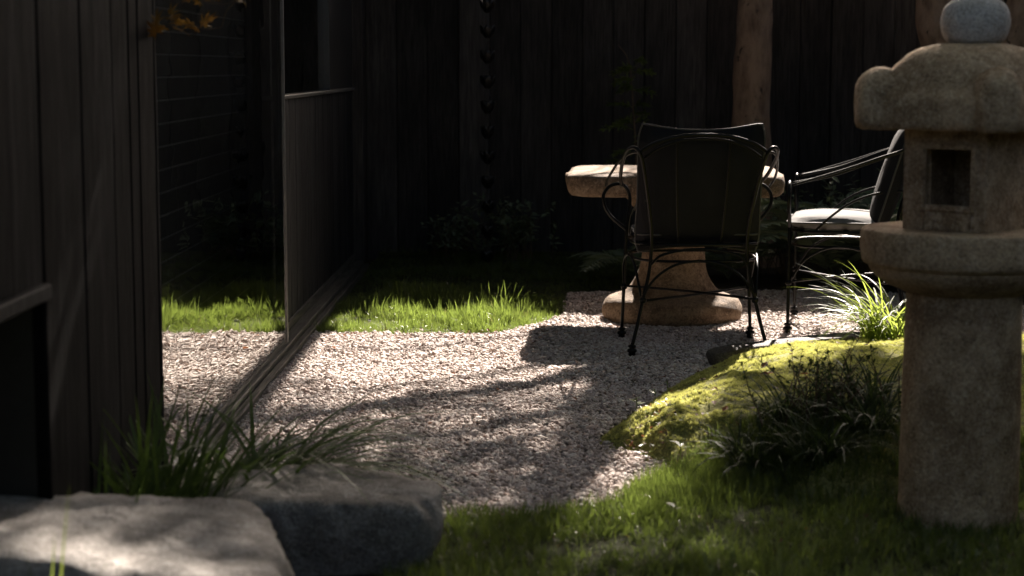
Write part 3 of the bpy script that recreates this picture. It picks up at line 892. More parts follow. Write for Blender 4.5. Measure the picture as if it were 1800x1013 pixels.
# ------------------------------------------------------------------ rocks and edging
def rock(name, outline, z0, ztop, label, slope=(0,0), seed=1, mat=None, amp=0.02, under=0.10, cat='rock', seg=96, edge=0.018):
    """boulder with a flattish top; outline = list of (x, y) ground points seen from above"""
    cxy = np.mean(outline, 0)
    P = spline([(x-cxy[0], y-cxy[1], 0) for x, y in outline], max(1, seg//len(outline)), True)
    n = len(P); bm = bmesh.new(); rings = []
    H = ztop - z0
    prof = [(1-under, 0.0),(1-under*0.55, 0.2),(1-under*0.25,0.42),(0.99,0.62),(1.0,0.78),(1.0-edge*0.6,0.90),(0.965-edge,0.965),(0.91-edge,0.99),(0.8,1.0),(0.62,1.0),(0.42,1.0),(0.2,1.0),(0,1.0)]
    for s, h in prof:
        rg = []
        if s == 0: 
            rings.append([bm.verts.new((0,0,z0+H))]); continue
        for p in P:
            q = Vector((p.x*s, p.y*s, z0+H*h))
            w = fbm(q+Vector((seed*3.1,seed,0)), 5, 5.5)
            w2 = fbm(q+Vector((seed,0,seed*2)), 4, 17) + 0.9*(noise.voronoi(q*7+Vector((seed,0,0)))[0][0]-.35)
            if h < 0.97:
                d = Vector((p.x,p.y,0)).normalized(); q += d*(w*amp*2.4 + w2*amp*1.2)
            q.z += (w*amp*1.0 + w2*amp*0.45)*(1 if h > 0.3 else 0)
            q.z += (slope[0]*q.x+slope[1]*q.y)*h
            rg.append(bm.verts.new(q))
        rings.append(rg)
    for i in range(len(rings)-1):
        A, B = rings[i], rings[i+1]
        for q in range(n):
            l = (q+1)%n
            if len(B) == 1: bm.faces.new((A[q],A[l],B[0]))
            else: bm.faces.new((A[q],A[l],B[l],B[q]))
    bmesh.ops.recalc_face_normals(bm, faces=bm.faces[:])
    me = bpy.data.meshes.new(name); bm.to_mesh(me); bm.free(); me.materials.append(mat or M['rock']); me.shade_smooth()
    o = link(name, me, loc=(cxy[0],cxy[1],0))
    return tag(o, label, cat)
rock('flat_rock', [(-1.25,3.86),(-1.02,3.93),(-0.80,4.02),(-0.66,4.03),(-0.55,3.86),(-0.49,3.62),(-0.505,3.42),(-0.66,3.36),(-0.95,3.40),(-1.2,3.5)], -0.03, 0.275,
     'nearest flat grey rock in the bottom left corner, sun patches on its top', (-0.10,0.02), 2, None, 0.024, edge=0.09)
rock('flat_rock', [(-0.84,4.60),(-0.70,4.80),(-0.56,4.86),(-0.40,4.74),(-0.265,4.56),(-0.235,4.43),(-0.32,4.36),(-0.52,4.36),(-0.74,4.40)], -0.04, 0.17,
     'flat grey rock in shade behind the nearest one, bordering gravel and lawn', (0,0.0), 5, None, 0.020, 0.2, seg=120)
S_ = rock('edging_stone', [(0.715,7.50),(0.79,7.60),(0.95,7.70),(1.10,7.80),(1.26,7.90),(1.42,7.93),(1.47,7.86),(1.30,7.76),(1.10,7.66),(0.95,7.56),(0.80,7.46),(0.73,7.45)], -0.03, 0.075,
     'long dark edging stone between gravel and moss mound', (0.02,0.01), 9, M['log'], 0.010, 0.12)

# ------------------------------------------------------------------ grass
def blade_strip(mb, base, az, L, w, lean, curve, seg=4, fold=0.0, mi=0, twist=0.0):
    """one narrow leaf: leaves the ground at 'lean' from vertical and bends over by 'curve'"""
    p = Vector(base); ang = lean; vs = []
    hd = Vector((math.cos(az), math.sin(az), 0)); sd = Vector((-math.sin(az), math.cos(az), 0))
    for i in range(seg+1):
        t = i/seg
        ww = w*(0.75+0.5*t if t < .4 else 0.95)*(1-t**2.2)*0.5
        s2 = sd*math.cos(twist*t)+Vector((0,0,1))*math.sin(twist*t)
        if i == seg: vs.append(p.copy())
        else: vs += [p - s2*ww, p + s2*ww]
        ang += curve/seg
        p = p + (hd*math.sin(ang)+Vector((0,0,1))*math.cos(ang))*(L/seg)
    fs = [(2*i,2*i+1,2*i+3,2*i+2) for i in range(seg-1)] + [(2*seg-2,2*seg-1,2*seg)]
    return mb.add(vs, fs, mi)
def tuft(n, L, w, spread, lean, curve, seed, mat, seg=3):
    r = random.Random(seed); mb = MB()
    for _ in range(n):
        az = r.uniform(0, 6.283); d = r.uniform(0, spread)
        blade_strip(mb, (math.cos(az)*d*r.uniform(-1,1), math.sin(az)*d, -0.005), az+r.gauss(0,.9), L*r.uniform(.45,1.15), w*r.uniform(.7,1.25), abs(r.gauss(0,lean)), r.uniform(.1,1)*curve, seg, twist=r.uniform(-.8,.8))
    return mb.mesh('tuft', mat)
protos('lawn', [tuft(9, 0.055, 0.0032, 0.022, 0.35, 0.9, i, M['grass']) for i in range(6)] + [tuft(7, 0.04, 0.003, 0.02, 0.7, 0.9, 77, M['grass_dry'])])
protos('tall', [tuft(9, 0.115, 0.0048, 0.03, 0.30, 0.8, 20+i, M['grass']) for i in range(6)] + [tuft(7, 0.06, 0.004, 0.03, 0.7, 0.9, 78, M['grass_dry'])])
protos('moss', [tuft(16, 0.013, 0.0022, 0.010, 0.5, 0.5, 40+i, M['moss'], 2) for i in range(4)])

def lay(name, key, x, y, z, smin, smax, label, tilt=0.12, idx=None, sz=None):
    n = len(x)
    s = rng.uniform(smin, smax, n) if sz is None else sz
    o = scatter(name, key, np.stack([x,y,z],-1), np.stack([rng.normal(0,tilt,n),rng.normal(0,tilt,n),rng.uniform(0,6.28,n)],-1), np.repeat(s[:,None],3,1), idx)
    return tag(o, label, kind='stuff')
def weights(n, k, rare):
    i = rng.integers(0, k-1, n); i[rng.random(n) < rare] = k-1
    return i
# front lawn
x, y = fill(FRONT_LAWN, 26000)
k = (y > 3.3) & (x < 2.3); x, y = x[k], y[k]
nz = vnoise(x, y, 2.6, 8.0)
bare = np.exp(-(((x-0.22)/0.14)**2+((y-4.58)/0.10)**2))
k = rng.random(len(x)) < np.clip(0.95+nz*0.4-bare*0.85, 0.1, 1); x, y, nz, bare = x[k], y[k], nz[k], bare[k]
sz = np.clip(rng.uniform(.55,1.25,len(x))*(1+nz*0.5)*(1-0.45*bare), .3, 1.8)
i = weights(len(x), 7, 0.05); i[rng.random(len(x)) < bare*0.5] = 6
zz = np.maximum(0, np.where(in_poly(x,y,MOUND), mound_h(x,y), 0))
lay('lawn_grass', 'lawn', x, y, zz, 0,0, 'short green lawn grass in front of the gravel', sz=sz, idx=i)
# longer fringe at the mound's foot
fx = rng.uniform(0.25, 0.95, 2200); fy = 5.02+ (fx-0.2)*0.85 + rng.normal(0,.13,2200)
k = (fy > 4.7) & (fy < 5.75) & (poly_dist(fx, fy, GRAVEL) > 0.015) & ~in_poly(fx, fy, GRAVEL); fx, fy = fx[k], fy[k]
lay('grass_fringe', 'tall', fx, fy, np.maximum(0, np.where(in_poly(fx,fy,MOUND), mound_h(fx,fy), 0)), .30, .72, 'bright tufted grass at the foot of the moss mound', idx=weights(len(fx),7,.04))
# back strip
x, y = fill(BACK_LAWN, 30000)
front = (y < 9.9)
k = front | (rng.random(len(x)) < 0.45); x, y = x[k], y[k]
nz = vnoise(x, y, 3.2, 1.0)
d = poly_dist(x, y, BACK_LAWN)
sz = np.clip(rng.uniform(.22,.62,len(x))*(0.85+nz*1.3)*np.clip(.45+d*2.2,.45,1)*np.where(rng.random(len(x))<.06, 1.7, 1)*np.where(x<-.55,1.25,1), .2, 1.5)
sz = np.where(y > 9.7, sz*0.55, sz)
lay('grass_strip', 'tall', x, y, np.zeros(len(x)), 0,0, 'bright green grass strip behind the gravel, shaded towards the fence', sz=sz, idx=weights(len(x),7,.17))
# moss
x, y = fill(MOUND, 150000)
k = (y > 5.2) & (x < 2.3); x, y = x[k], y[k]
patch = vnoise(x, y, 9, 4.0) + vnoise(x, y, 26, 6.0)*0.55
d = poly_dist(x, y, MOUND)
k = (patch - np.clip((0.22-d)*2.0, 0, .5)*(x < 0.6) < 0.30) & ~((y < 5.75) & (rng.random(len(x)) < .6)); x, y = x[k], y[k]
lay('moss', 'moss', x, y, mound_h(x, y), .5, 1.1, 'velvety yellow green moss on the mound', 0.2)

# ------------------------------------------------------------------ bladed plants
def clump(name, loc, n, L, w, lean, curve, mat, label, cat, spread, seed, az_bias=None, single=70, seg=8, group=None):
    r = random.Random(seed)
    t = thing(name, loc, label, cat, group=group)
    rest = MB()
    for i in range(n):
        az = r.uniform(0, 6.283) if az_bias is None or r.random() < 0.35 else r.gauss(*az_bias)
        d = spread*math.sqrt(r.random()); a2 = r.uniform(0, 6.283)
        base = (math.cos(a2)*d, math.sin(a2)*d, -0.01)
        a = (az, L*r.uniform(.55,1.1), w*r.uniform(.7,1.2), abs(r.gauss(lean,.16)), curve*r.uniform(.5,1.15))
        if i < single:
            blade_strip(MB(), (0,0,0), *a)  # keeps the sequence readable
            mb = MB(); blade_strip(mb, base, *a, seg=seg, twist=r.uniform(-.5,.5)); mb.build('blade', mat, t)
        else:
            blade_strip(rest, base, *a, seg=seg, twist=r.uniform(-.5,.5))
    if rest.v: tag(rest.build('foliage', mat, t), kind='stuff')
    return t
def on(x, y): return (x, y, float(max(0, mound_h(np.array([x]), np.array([y]))[0])))
clump('sedge_clump', on(1.40,7.30), 150, 0.42, 0.0105, 0.25, 1.9, M['blade'], 'bright arching sedge clump beside the lantern, on top of the moss mound', 'sedge', 0.09, 3, (3.3,.8), 110)
clump('mondo_grass', (-0.79,4.88,0), 330, 0.70, 0.0155, 0.50, 2.15, M['blade_dark'], 'dark arching mondo grass at the corner of the black wall, leaning over the rock', 'grass clump', 0.10, 5, (0.25,.6), 120)
clump('mondo_grass', (-0.93,4.45,0), 170, 0.54, 0.0125, 0.24, 1.0, M['blade_dark'], 'upright thin grass clump against the black wall behind the nearest rock', 'grass clump', 0.10, 6, None, 70)
clump('mondo_grass', (-0.985,4.12,0), 60, 0.52, 0.0125, 0.30, 0.9, M['blade_dark'], 'sparse tall grass blades in front of the dark opening of the wall', 'grass clump', 0.05, 7, (0.5,.9), 26)
# dark lily turf in front of the mound
LT = [(0.66,5.42,.30,'left clump of dark lily turf spilling towards the lit grass'),(0.83,5.30,.33,'middle clump of dark lily turf in front of the mound'),(1.00,5.42,.34,'dark lily turf clump against the lantern shaft'),(0.78,5.62,.30,'back clump of dark lily turf, higher on the mound'),(1.05,5.72,.31,'dark lily turf clump on the mound behind the lantern shaft')]
for i, (px_, py_, L_, lb) in enumerate(LT):
    clump('lily_turf', on(px_,py_), 110, L_, 0.0080, 0.45, 1.7, M['lily'], lb, 'lily turf', 0.07, 30+i, None, 55, group='dark lily turf in front of the mound')
clump('grass_sprig', (-0.88,3.20,0.0), 7, 0.50, 0.008, 0.10, 0.25, M['blade'], 'few bright grass blades in front of the nearest rock, bottom left corner', 'grass', 0.02, 11, None, 7)

# twiggy shrub standing in the lily turf
def leaflet(mb, p, d, up, L, w, mi=0):
    d = d.normalized(); s = d.cross(up).normalized(); q = s.cross(d)
    mb.add([p, p+d*L*.45+s*w*.5+q*L*.06, p+d*L, p+d*L*.45-s*w*.5+q*L*.06], [(0,1,2,3)], mi)
def twigs(name, loc, n, H, label, cat, seed, mat, leafL=.022, spread=.25, dens=10):
    r = random.Random(seed); t = thing(name, loc, label, cat)
    st = MB(); lf = MB()
    for i in range(n):
        az = r.uniform(0,6.283); ln = r.uniform(.05,.6); h = H*r.uniform(.6,1.1)
        P = [Vector((r.gauss(0,spread*.4),r.gauss(0,spread*.3),-.01))]
        for k in range(4):
            P.append(P[-1]+Vector((math.cos(az)*math.sin(ln)+r.gauss(0,.15), math.sin(az)*math.sin(ln)+r.gauss(0,.15), math.cos(ln)))*h/4)
            ln += r.uniform(-.05,.25)
        st.tube(P, lambda u: .0028*(1-.7*u), 5, 2)
        for k in range(dens):
            u = r.uniform(.25,1); q = P[min(3,int(u*4))].lerp(P[min(4,int(u*4)+1)], (u*4)%1)
            leaflet(lf, q, Vector((r.gauss(0,1),r.gauss(0,1),r.gauss(.3,.6))), Vector((r.gauss(0,.3),r.gauss(0,.3),1)), leafL*r.uniform(.6,1.3), leafL*.42)
    st.build('stem', M['stem'], t); tag(lf.build('foliage', mat, t), kind='stuff')
    return t
twigs('twiggy_shrub', on(0.90,5.58), 46, .27, 'thin twiggy shrub rising out of the dark lily turf', 'shrub', 4, M['lily'], dens=16)
twigs('low_shrub', (-0.12,11.75,0), 34, .42, 'low dark leafy shrub at the foot of the fence beside the rain chain', 'shrub', 8, M['fern'], .06, dens=16)
twigs('low_shrub', (-0.50,11.85,0), 26, .36, 'low dark shrub at the fence, left of the rain chain', 'shrub', 18, M['fern'], .055, dens=14)
twigs('low_shrub', (1.95,10.6,0), 40, .70, 'dark leafy shrub behind the side-on chair', 'shrub', 9, M['fern'], .06, dens=18)
twigs('low_shrub', (1.45,10.9,0), 30, .55, 'dark leafy shrub at the foot of the tan tree trunk', 'shrub', 19, M['fern'], .055, dens=16)

# ferns
def fern(loc, n, L, label, seed, lean=.6, azs=None):
    r = random.Random(seed); t = thing('fern', loc, label, 'fern', group='ferns under the back fence')
    for i in range(n):
        az = (6.283*i/n + r.gauss(0,.25)) if azs is None else r.gauss(*azs)
        mb = MB(); ln = lean*r.uniform(.7,1.3); P = [Vector((0,0,0))]; ang = ln; LL = L*r.uniform(.7,1.1)
        for k in range(14):
            P.append(P[-1]+Vector((math.cos(az)*math.sin(ang),math.sin(az)*math.sin(ang),math.cos(ang)))*LL/14); ang += .105
        mb.tube(P, .002, 4, 1)
        sd = Vector((-math.sin(az),math.cos(az),0))
        for k in range(2,14):
            u = k/14; wl = LL*.30*math.sin(math.pi*min(1,u*1.02))**.7*(1-.35*u)
            tv = (P[k]-P[k-1]).normalized()
            for s in (-1,1):
                for h in (0,.5):
                    q = P[k].lerp(P[min(14,k+1)], h)
                    dv = (sd*s+tv*.55+Vector((0,0,-.15+r.gauss(0,.08))))
                    leaflet(mb, q, dv, tv.cross(sd)*1.0, wl, LL*.035)
        mb.build('frond', M['fern'], t)
    return t
fern((0.62,10.5,0), 9, .60, 'large fern in the shade left of the stone table', 21)
fern((1.70,10.35,0.0), 13, 1.0, 'fern with pale fronds behind the side-on chair', 22, .42)
fern((2.05,10.2,0.0), 13, 1.15, 'fern behind the cushion of the side-on chair', 23, .40)
fern((1.12,10.6,0), 8, .50, 'small fern behind the table pedestal', 24)

# young conifer against the fence
r = random.Random(31)
con = thing('young_conifer', (0.63,11.85,0), 'slender young conifer with feathery sprays against the fence', 'conifer')
st = MB().tube([(0.05,0,-.02),(0.03,0.02,.5),(0.0,0,.95),(-.03,.01,1.25),(-.10,0,1.36)], lambda u: .011*(1-.8*u), 6, 4)
st.build('trunk', M['stem'], con, True)
for i in range(26):
    z = r.uniform(.45,1.3); az = r.choice((0,math.pi))+r.gauss(0,.7); L_ = r.uniform(.10,.26)*(1.25-z*.55)
    mb = MB(); P = [Vector((0,0,z))]; el = r.uniform(.1,.6)
    for k in range(6):
        P.append(P[-1]+Vector((math.cos(az)*math.cos(el),math.sin(az)*math.cos(el),math.sin(el)))*L_/6); el -= .17
    mb.tube(P, .0025, 4, 1)
    for k in range(1,7):
        for q in range(7):
            d_ = Vector((math.cos(az)+r.gauss(0,.6),math.sin(az)+r.gauss(0,.6),r.gauss(-.15,.5)))
            leaflet(mb, P[k], d_, Vector((r.gauss(0,.5),r.gauss(0,.5),1)), .045*r.uniform(.6,1.2), .012)
    mb.build('branch', M['conifer'], con)

# maple twig hanging in front of the glass
def maple_mesh():
    mb = MB(); pts = []
    lobes = [(-2.3,.45),(-1.45,.72),(-.72,.92),(0,1.0),(.72,.92),(1.45,.72),(2.3,.45)]
    for i, (a, l) in enumerate(lobes):
        if i: am = (a+lobes[i-1][0])/2; pts.append((math.sin(am)*.30, math.cos(am)*.30))
        for da, f in ((-.13,.62),(0,1),(.13,.62)): pts.append((math.sin(a+da)*l*f, math.cos(a+da)*l*f))
    vs = [(0,0,0)] + [(x_*.045,y_*.045,-.012*(x_*x_+y_*y_)+random.uniform(-.002,.002)) for x_, y_ in pts]
    n_ = len(pts)
    fs = [(0,i+1,i) for i in range(1,n_)]
    return mb.add(vs, fs).mesh('leaf', M['maple'])
mp = thing('maple_branch', tuple(W(470,-60,Y=4.95)), 'maple twig with orange autumn leaves hanging in front of the glass', 'maple branch')
o0 = mp.location
def rel(u, v, dy=0): return W(u, v, Y=4.95+dy) - o0
tw = MB()
tw.tube([rel(470,-400), rel(455,-120), rel(420,-10), rel(398,20), rel(390,48)], lambda u: .004*(1-.6*u), 5, 4)
tw.tube([rel(390,48), rel(365,52), rel(340,46), rel(300,40)], .0012, 5, 3)
tw.tube([rel(410,2), rel(390,8,-.03), rel(350,0,-.05), rel(310,-20,-.05)], .0012, 5, 3)
tw.build('twig', M['stem'], mp, True)
lm = maple_mesh(); r = random.Random(5)
for (u, v) in ((275,38),(300,32),(288,50),(322,55),(335,44),(318,40),(358,44),(366,38),(345,52),(350,5),(335,-2),(360,-4),(410,-4),(425,0),(400,-14),(440,-10),(300,24),(275,57),(380,-2)):
    link('leaf', lm, mp, rel(u, v, r.uniform(-.06,.06)), (r.uniform(.5,1.7), r.uniform(-.6,.6), r.uniform(2,4.3)), [r.uniform(.75,1.1)]*3)

# fallen leaves and seedlings
dl = MB().add([(0,0,0),(.010,.008,.004),(.026,0,.002),(.012,-.009,.005)], [(0,1,2,3)]).mesh('fallen_leaf', M['dead_leaf'])
spots = [(1265,668),(1255,690),(1340,655),(1352,662),(1362,660),(1405,655),(1418,668),(1450,672),(1480,672),(1510,670),(1525,662),(1390,690),(1255,722),(1270,728),(1300,735),(1320,712)]
for i, (u, v) in enumerate(spots):
    p = W(u, v, z=0.12)
    hz = on(p.x, p.y)[2]
    p = W(u, v, z=hz)
    o = link('fallen_leaf', dl, None, (p.x,p.y,on(p.x,p.y)[2]+.012), (random.uniform(-.5,.5),random.uniform(-.5,.5),random.uniform(0,6)), [random.uniform(.8,1.5)]*3)
    tag(o, 'small brown dead leaf lying on the sunlit moss', 'fallen leaf', 'fallen leaves on the moss')
for i, (u, v) in enumerate([(570,607),(583,612),(642,622),(510,670),(1005,700),(880,690),(705,795),(935,606),(1120,700),(690,700),(800,660),(760,745),(860,585)]):
    p = W(u, v, z=0.015)
    o = link('fallen_leaf', dl, None, (p.x,p.y,.02), (random.uniform(-.6,.6),random.uniform(-.6,.6),random.uniform(0,6)), [random.uniform(.7,1.3)]*3)
    tag(o, 'small brown dead leaf lying on the gravel', 'fallen leaf', 'fallen leaves on the gravel')
def seedling(u, v, label, seed, n=6, L=.035):
    p = W(u, v, z=.02); r = random.Random(seed)
    t = thing('seedling', (p.x,p.y,on(p.x,p.y)[2]), label, 'seedling', group='pale seedlings at the edge of the mound')
    MB().tube([(0,0,-.01),(0.003,0,.03),(0,0.002,.06)], .0016, 5, 2).build('stem', M['blade'], t)
    for k in range(n):
        a = 6.283*k/n+r.uniform(-.4,.4); mb = MB()
        leaflet(mb, Vector((0,0,.035+.006*k*.8)), Vector((math.cos(a),math.sin(a),.25)), Vector((0,0,1)), L*r.uniform(.7,1.1), L*.5)
        mb.build('leaf', M['pale_leaf'], t)
seedling(1195,805,'pale leafed seedling at the front foot of the mound', 1, 7)
seedling(1118,745,'pale leafed seedling at the gravel edge of the mound', 2, 6)
seedling(1150,718,'small pale seedling higher on the mound edge', 3, 5, .025)
seedling(1172,690,'small pale seedling on the upper mound edge near the chair shadow', 4, 5, .024)
seedling(1185,905,'pale seedling in the bright grass in front', 5, 5, .025)

def litter_mesh(mat, L, seed):
    r = random.Random(seed); mb = MB()
    leaflet(mb, Vector((-L/2,0,0)), Vector((1,r.uniform(-.2,.2),.15)), Vector((0,0,1)), L, L*.5)
    leaflet(mb, Vector((L*.1,L*.1,0)), Vector((.2,1,.3)), Vector((0,0,1)), L*.7, L*.35)
    return mb.mesh('litter', mat)
protos('litter', [litter_mesh(M['dead_leaf'],.018,1), litter_mesh(M['dead_leaf'],.013,2), litter_mesh(M['stem'],.016,3), litter_mesh(M['pale_leaf'],.016,4), litter_mesh(M['pale_leaf'],.011,5)])
lx = np.concatenate([rng.normal(.38,.10,170), rng.uniform(.3,1.6,90), rng.uniform(-.9,.4,120), rng.uniform(-.9,.15,90), rng.uniform(-.2,1.2,60)])
ly = np.concatenate([rng.normal(5.85,.17,170), rng.uniform(5.9,7.4,90), rng.uniform(5.1,8.3,120), rng.normal(8.35,.08,90), rng.normal(4.75,.2,60)])
lz = np.maximum(np.where(in_poly(lx,ly,MOUND), mound_h(lx,ly), 0), 0) + .012
li = np.concatenate([rng.integers(0,5,170), rng.integers(0,3,90), rng.integers(0,3,120), rng.integers(0,3,90), rng.integers(0,4,60)])
tag(scatter('leaf_litter','litter',np.stack([lx,ly,lz],-1), np.stack([rng.normal(0,.4,530),rng.normal(0,.4,530),rng.uniform(0,6.28,530)],-1), np.repeat(rng.uniform(.5,1.4,530)[:,None],3,1), li), 'crumbs of dead leaf and small pale leaflets scattered on moss edge and gravel', kind='stuff')

# ------------------------------------------------------------------ trees (trunks in view, crowns above the picture throw the dappled shade)
def leaf_spray(seed):
    r = random.Random(seed); mb = MB()
    for i in range(16):
        a = r.uniform(0,6.283); d = .20*math.sqrt(r.random())
        leaflet(mb, Vector((math.cos(a)*d,math.sin(a)*d,r.gauss(0,.05))), Vector((math.cos(a)+r.gauss(0,.6),math.sin(a)+r.gauss(0,.6),r.gauss(-.2,.3))), Vector((r.gauss(0,.4),r.gauss(0,.4),1)), r.uniform(.06,.11), r.uniform(.035,.055))
    return mb.mesh('spray', M['tree_leaf'])
protos('spray', [leaf_spray(100+i) for i in range(6)])

def blob(x, y, cx, cy, rx, ry, ang=0, soft=0.5):
    c, s = math.cos(ang), math.sin(ang)
    u = ((x-cx)*c+(y-cy)*s)/rx; v = (-(x-cx)*s+(y-cy)*c)/ry
    d = np.hypot(u, v)
    return np.clip((1+soft-d)/(2*soft)+0.0, 0, 1)
def openness(x, y):
    """how open the leaf canopy is along the sun ray that meets the ground at (x, y)"""
    o = np.zeros_like(x)
    def add(*a, k=1.0, **kw): 
        nonlocal o
        cx0, cy0, rx0, ry0, *an = a
        o = np.maximum(o, k*blob(x, y, cx0, cy0, rx0+.11, ry0+.11, *an, **kw))
    add(-0.35,8.0,.95,1.15,0,soft=.15)          # back of the gravel and the grass strip
    add(-0.60,9.6,.7,.8,0,soft=.2)
    add(0.7,8.4,1.2,1.0,0,soft=.15)             # table, chairs
    add(1.5,8.1,.9,.7,0,soft=.2)
    add(-0.30,6.2,.85,1.1,0,soft=.2,k=.44)      # thin leaf over the rest of the gravel
    add(-0.05,5.3,.55,.35,.3,soft=.3,k=.42)
    add(-0.33,6.60,.38,.04,.80,soft=.4)
    add(-0.16,6.02,.30,.04,.70,soft=.3,k=.9)
    add(-0.72,7.1,.30,.50,0,soft=.35)
    add(-0.52,4.45,.16,.10,0,soft=.4,k=.35)     # the second rock           # gravel along the rail
    add(0.15,7.0,.10,.20,0,soft=.3)
    add(-0.82,6.0,.10,.15,0,soft=.3)
    add(0.20,5.85,.12,.36,.2,soft=.3)           # gravel near the mound
    add(-0.45,5.6,.22,.05,.5,soft=.5,k=.85)
    add(-0.1,5.15,.10,.05,.3,soft=.5,k=.85)
    add(0.95,6.80,.85,.48,.35,soft=.15)         # moss
    add(1.25,7.2,.8,.42,0,soft=.2)
    add(0.42,6.10,.30,.36,0,soft=.2)
    add(0.27,5.25,.15,.22,.5,soft=.4)
    add(0.62,4.85,.10,.06,.6,soft=.5,k=.7)           # bright grass
    add(0.15,4.62,.14,.06,0,soft=.5,k=.8)
    add(-0.98,3.09,.20,.11,.3,soft=.3)
    add(-1.0,2.72,.10,.10,0,soft=.3)         # patches on the nearest rock (shifted by its height)
    add(-0.62,3.02,.15,.12,.3,soft=.4)
    add(0.60,3.14,.16,.12,0,soft=.3,k=.8)
    add(1.40,6.95,.6,.4,0,soft=.15)            # top of the lantern
    return o
NC = 60000
px_ = rng.uniform(-2.6, 3.4, NC); py_ = rng.uniform(0.2, 10.4, NC)
op = openness(px_, py_)
dens = np.where(op > .98, 0, (1-op))
keepm = rng.random(NC) < dens*0.20
px_, py_ = px_[keepm], py_[keepm]
ph_ = rng.uniform(4.6, 7.6, len(px_))
cx_ = px_ - SDX*ph_; cy_ = py_ - SDY*ph_
print('leaf sprays', len(px_))
def trunk(name, P, rad, parent):
    mb = MB(); Q = spline(P, 8); sides = 28; vs = []; n = len(Q)
    for i, p in enumerate(Q):
        for k in range(sides):
            a = 6.2832*k/sides; d = Vector((math.cos(a),math.sin(a),0))
            rr = rad(i/(n-1)); q = p + d*rr
            q += d*(fbm(q,4,4)*rr*.25+fbm((q.x*2,q.y*2,q.z*.6),3,14)*rr*.10)
            vs.append(q)
    fs = [(i*sides+q,i*sides+(q+1)%sides,(i+1)*sides+(q+1)%sides,(i+1)*sides+q) for i in range(n-1) for q in range(sides)]
    return mb.add(vs, fs).build(name, M['bark'], parent, True)
t1 = thing('tree', (1.36,11.5,0), 'tree with straight tan flaking trunk in front of the fence behind the table', 'tree')
t2 = thing('tree', (2.70,11.4,0), 'forked brown tree trunk behind the top of the stone lantern', 'tree')
trunk('trunk', [(0.0,0,-.05),(-.01,0,.5),(-.02,0,1.0),(.0,0,1.6),(.05,.1,2.6),(.15,.3,4.0),(.2,.5,5.6)], lambda u: .132-.05*u+.05*max(0,.08-u)/.08, t1)
trunk('trunk', [(0.02,0,-.05),(0.0,0,.5),(-.01,0,.85),(-.12,.02,1.2),(-.21,.05,1.6),(-.10,.12,2.3),(.35,.3,3.2),(.6,.6,4.4),(.7,1.2,5.8)], lambda u: .20-.10*u+.05*max(0,.08-u)/.08, t2)
trunk('limb', [(0.02,.02,.80),(.10,.02,1.1),(.24,.03,1.45),(.42,.10,2.0),(.7,.5,3.2),(.9,1.4,5.0)], lambda u: .15-.07*u, t2)
def limb(parent, P, r0, r1_):
    o = Vector(parent.location)
    MB().tube([Vector(p)-o for p in P], lambda u: r0+(r1_-r0)*u, 7, 4).build('limb', M['bark'], parent, True)
def lift(x, y, z): return (x-SDX*z, y-SDY*z, z)
# boughs whose shadows streak across the gravel
limb(t1, [(1.5,11.9,4.6), lift(0.25,7.62,4.7), lift(-0.05,7.42,4.75), lift(-.35,7.05,4.8), lift(-.62,6.85,4.85), lift(-.95,6.72,4.9)], .035, .012)
limb(t1, [(1.52,11.95,5.0), lift(0.30,7.30,5.0), lift(0.0,7.05,5.1), lift(-.3,6.75,5.15), lift(-.65,6.45,5.2), lift(-1.0,6.2,5.2)], .085, .05)
limb(t1, [(1.54,12.0,5.3), lift(0.42,7.0,5.3), lift(0.15,6.55,5.35), lift(-.1,6.2,5.4), lift(-.45,5.95,5.4), lift(-.9,5.8,5.4)], .075, .03)
limb(t2, [(2.6,11.4,4.6), lift(0.5,6.35,5.6), lift(0.22,6.2,5.7), lift(-.05,5.95,5.8), lift(-.3,5.55,5.8)], .06, .03)
limb(t1, [(1.5,11.9,4.4), lift(0.3,8.35,4.4), lift(-.1,8.22,4.4), lift(-.5,7.95,4.45), lift(-.9,7.9,4.5)], .018, .008)
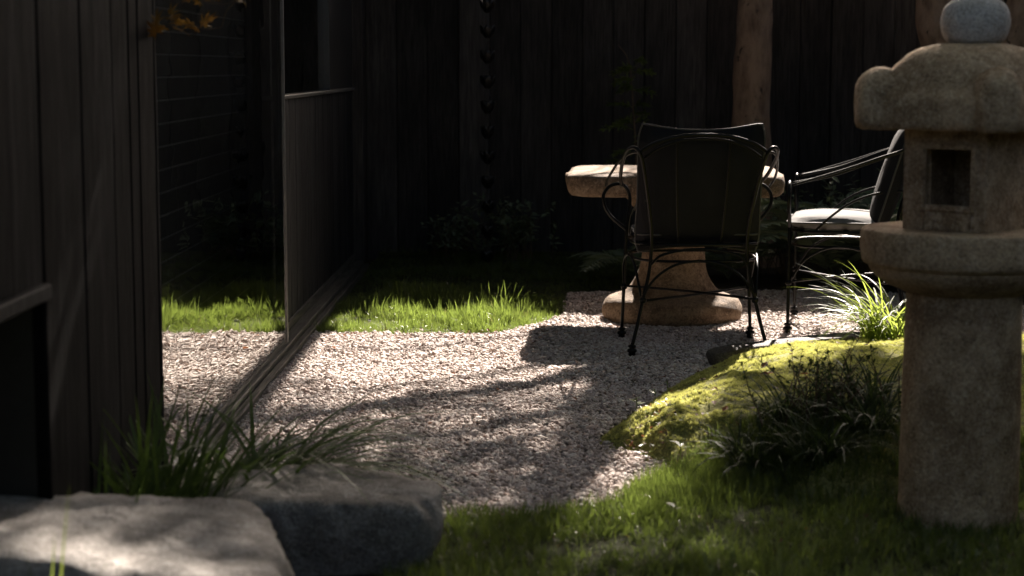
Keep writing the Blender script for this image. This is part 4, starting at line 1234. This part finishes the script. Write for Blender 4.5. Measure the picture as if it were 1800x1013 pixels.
# extra unseen canopy added over garden and camera to block sky light
NB = 10500
bx_ = rng.uniform(-4.5, 6.5, NB); by_ = rng.uniform(-6, 17, NB); bz_ = rng.uniform(3.3, 7.4, NB)
keepm = (openness(bx_+SDX*bz_, by_+SDY*bz_) < .03) & ((by_ < 8.5) | (rng.random(NB) < .15)) & ((by_ > .5) | (rng.random(NB) < .28))
cx_ = np.concatenate([cx_, bx_[keepm]]); cy_ = np.concatenate([cy_, by_[keepm]]); ph_ = np.concatenate([ph_, bz_[keepm]]); px_ = cx_
for (xa, ya, xb, yb, zt, rr) in ((-.02,7.55,.16,8.35,3.4,.008),(.06,7.55,.26,8.38,3.7,.012),(.16,7.5,.34,8.40,3.5,.008),(.24,7.5,.46,8.38,3.9,.014)):  # unseen twigs added to throw shadow stripes on the table
    limb(t1, [lift(xa-.05,ya-.2,zt), lift(xa,ya,zt), lift((xa+xb)/2+.015,(ya+yb)/2,zt+.1), lift(xb,yb,zt+.25), (1.45,11.8,zt+.6)], rr*.6, rr)
half = rng.random(len(px_)) < .5
for tr, msk in ((t1, half), (t2, ~half)):
    n_ = int(msk.sum()); L0 = np.array(tr.location)
    P = np.stack([cx_[msk],cy_[msk],ph_[msk]],-1) - L0
    o = scatter('crown', 'spray', P, np.stack([rng.normal(0,.3,n_),rng.normal(0,.3,n_),rng.uniform(0,6.28,n_)],-1), np.repeat(rng.uniform(.7,1.2,n_)[:,None],3,1), None, tr)
    tag(o, kind='stuff')

# unseen evergreen screens added right and behind the camera to cut sky light
unseen_hedge = thing('unseen_hedge', (4.6,4.0,0), 'unseen evergreen screen added on the right to block sky light', 'unseen_hedge')
n_ = 9000
hx_ = rng.uniform(-.5,.5,n_); hy_ = rng.uniform(-8,8,n_); hz_ = rng.uniform(.1,2.5,n_)
tag(scatter('foliage','spray',np.stack([hx_,hy_,hz_],-1), rng.uniform(-1,1,(n_,3))*[1.2,1.2,3.1], np.repeat(rng.uniform(.8,1.4,n_)[:,None],3,1), None, unseen_hedge), kind='stuff')
MB().box(-.12,.12,-8,8,-.05,2.2).build('stem', M['stem'], unseen_hedge)
unseen_hedge2 = thing('unseen_hedge', (0.5,-3.4,0), 'unseen evergreen screen added behind the camera to block sky light', 'unseen_hedge')
hx_ = rng.uniform(-4.5,4.5,n_); hy_ = rng.uniform(-.5,.5,n_); hz_ = rng.uniform(.1,2.5,n_)
tag(scatter('foliage','spray',np.stack([hx_,hy_,hz_],-1), rng.uniform(-1,1,(n_,3))*[1.2,1.2,3.1], np.repeat(rng.uniform(.8,1.4,n_)[:,None],3,1), None, unseen_hedge2), kind='stuff')
MB().box(-4.5,4.5,-.12,.12,-.05,2.2).build('stem', M['stem'], unseen_hedge2)
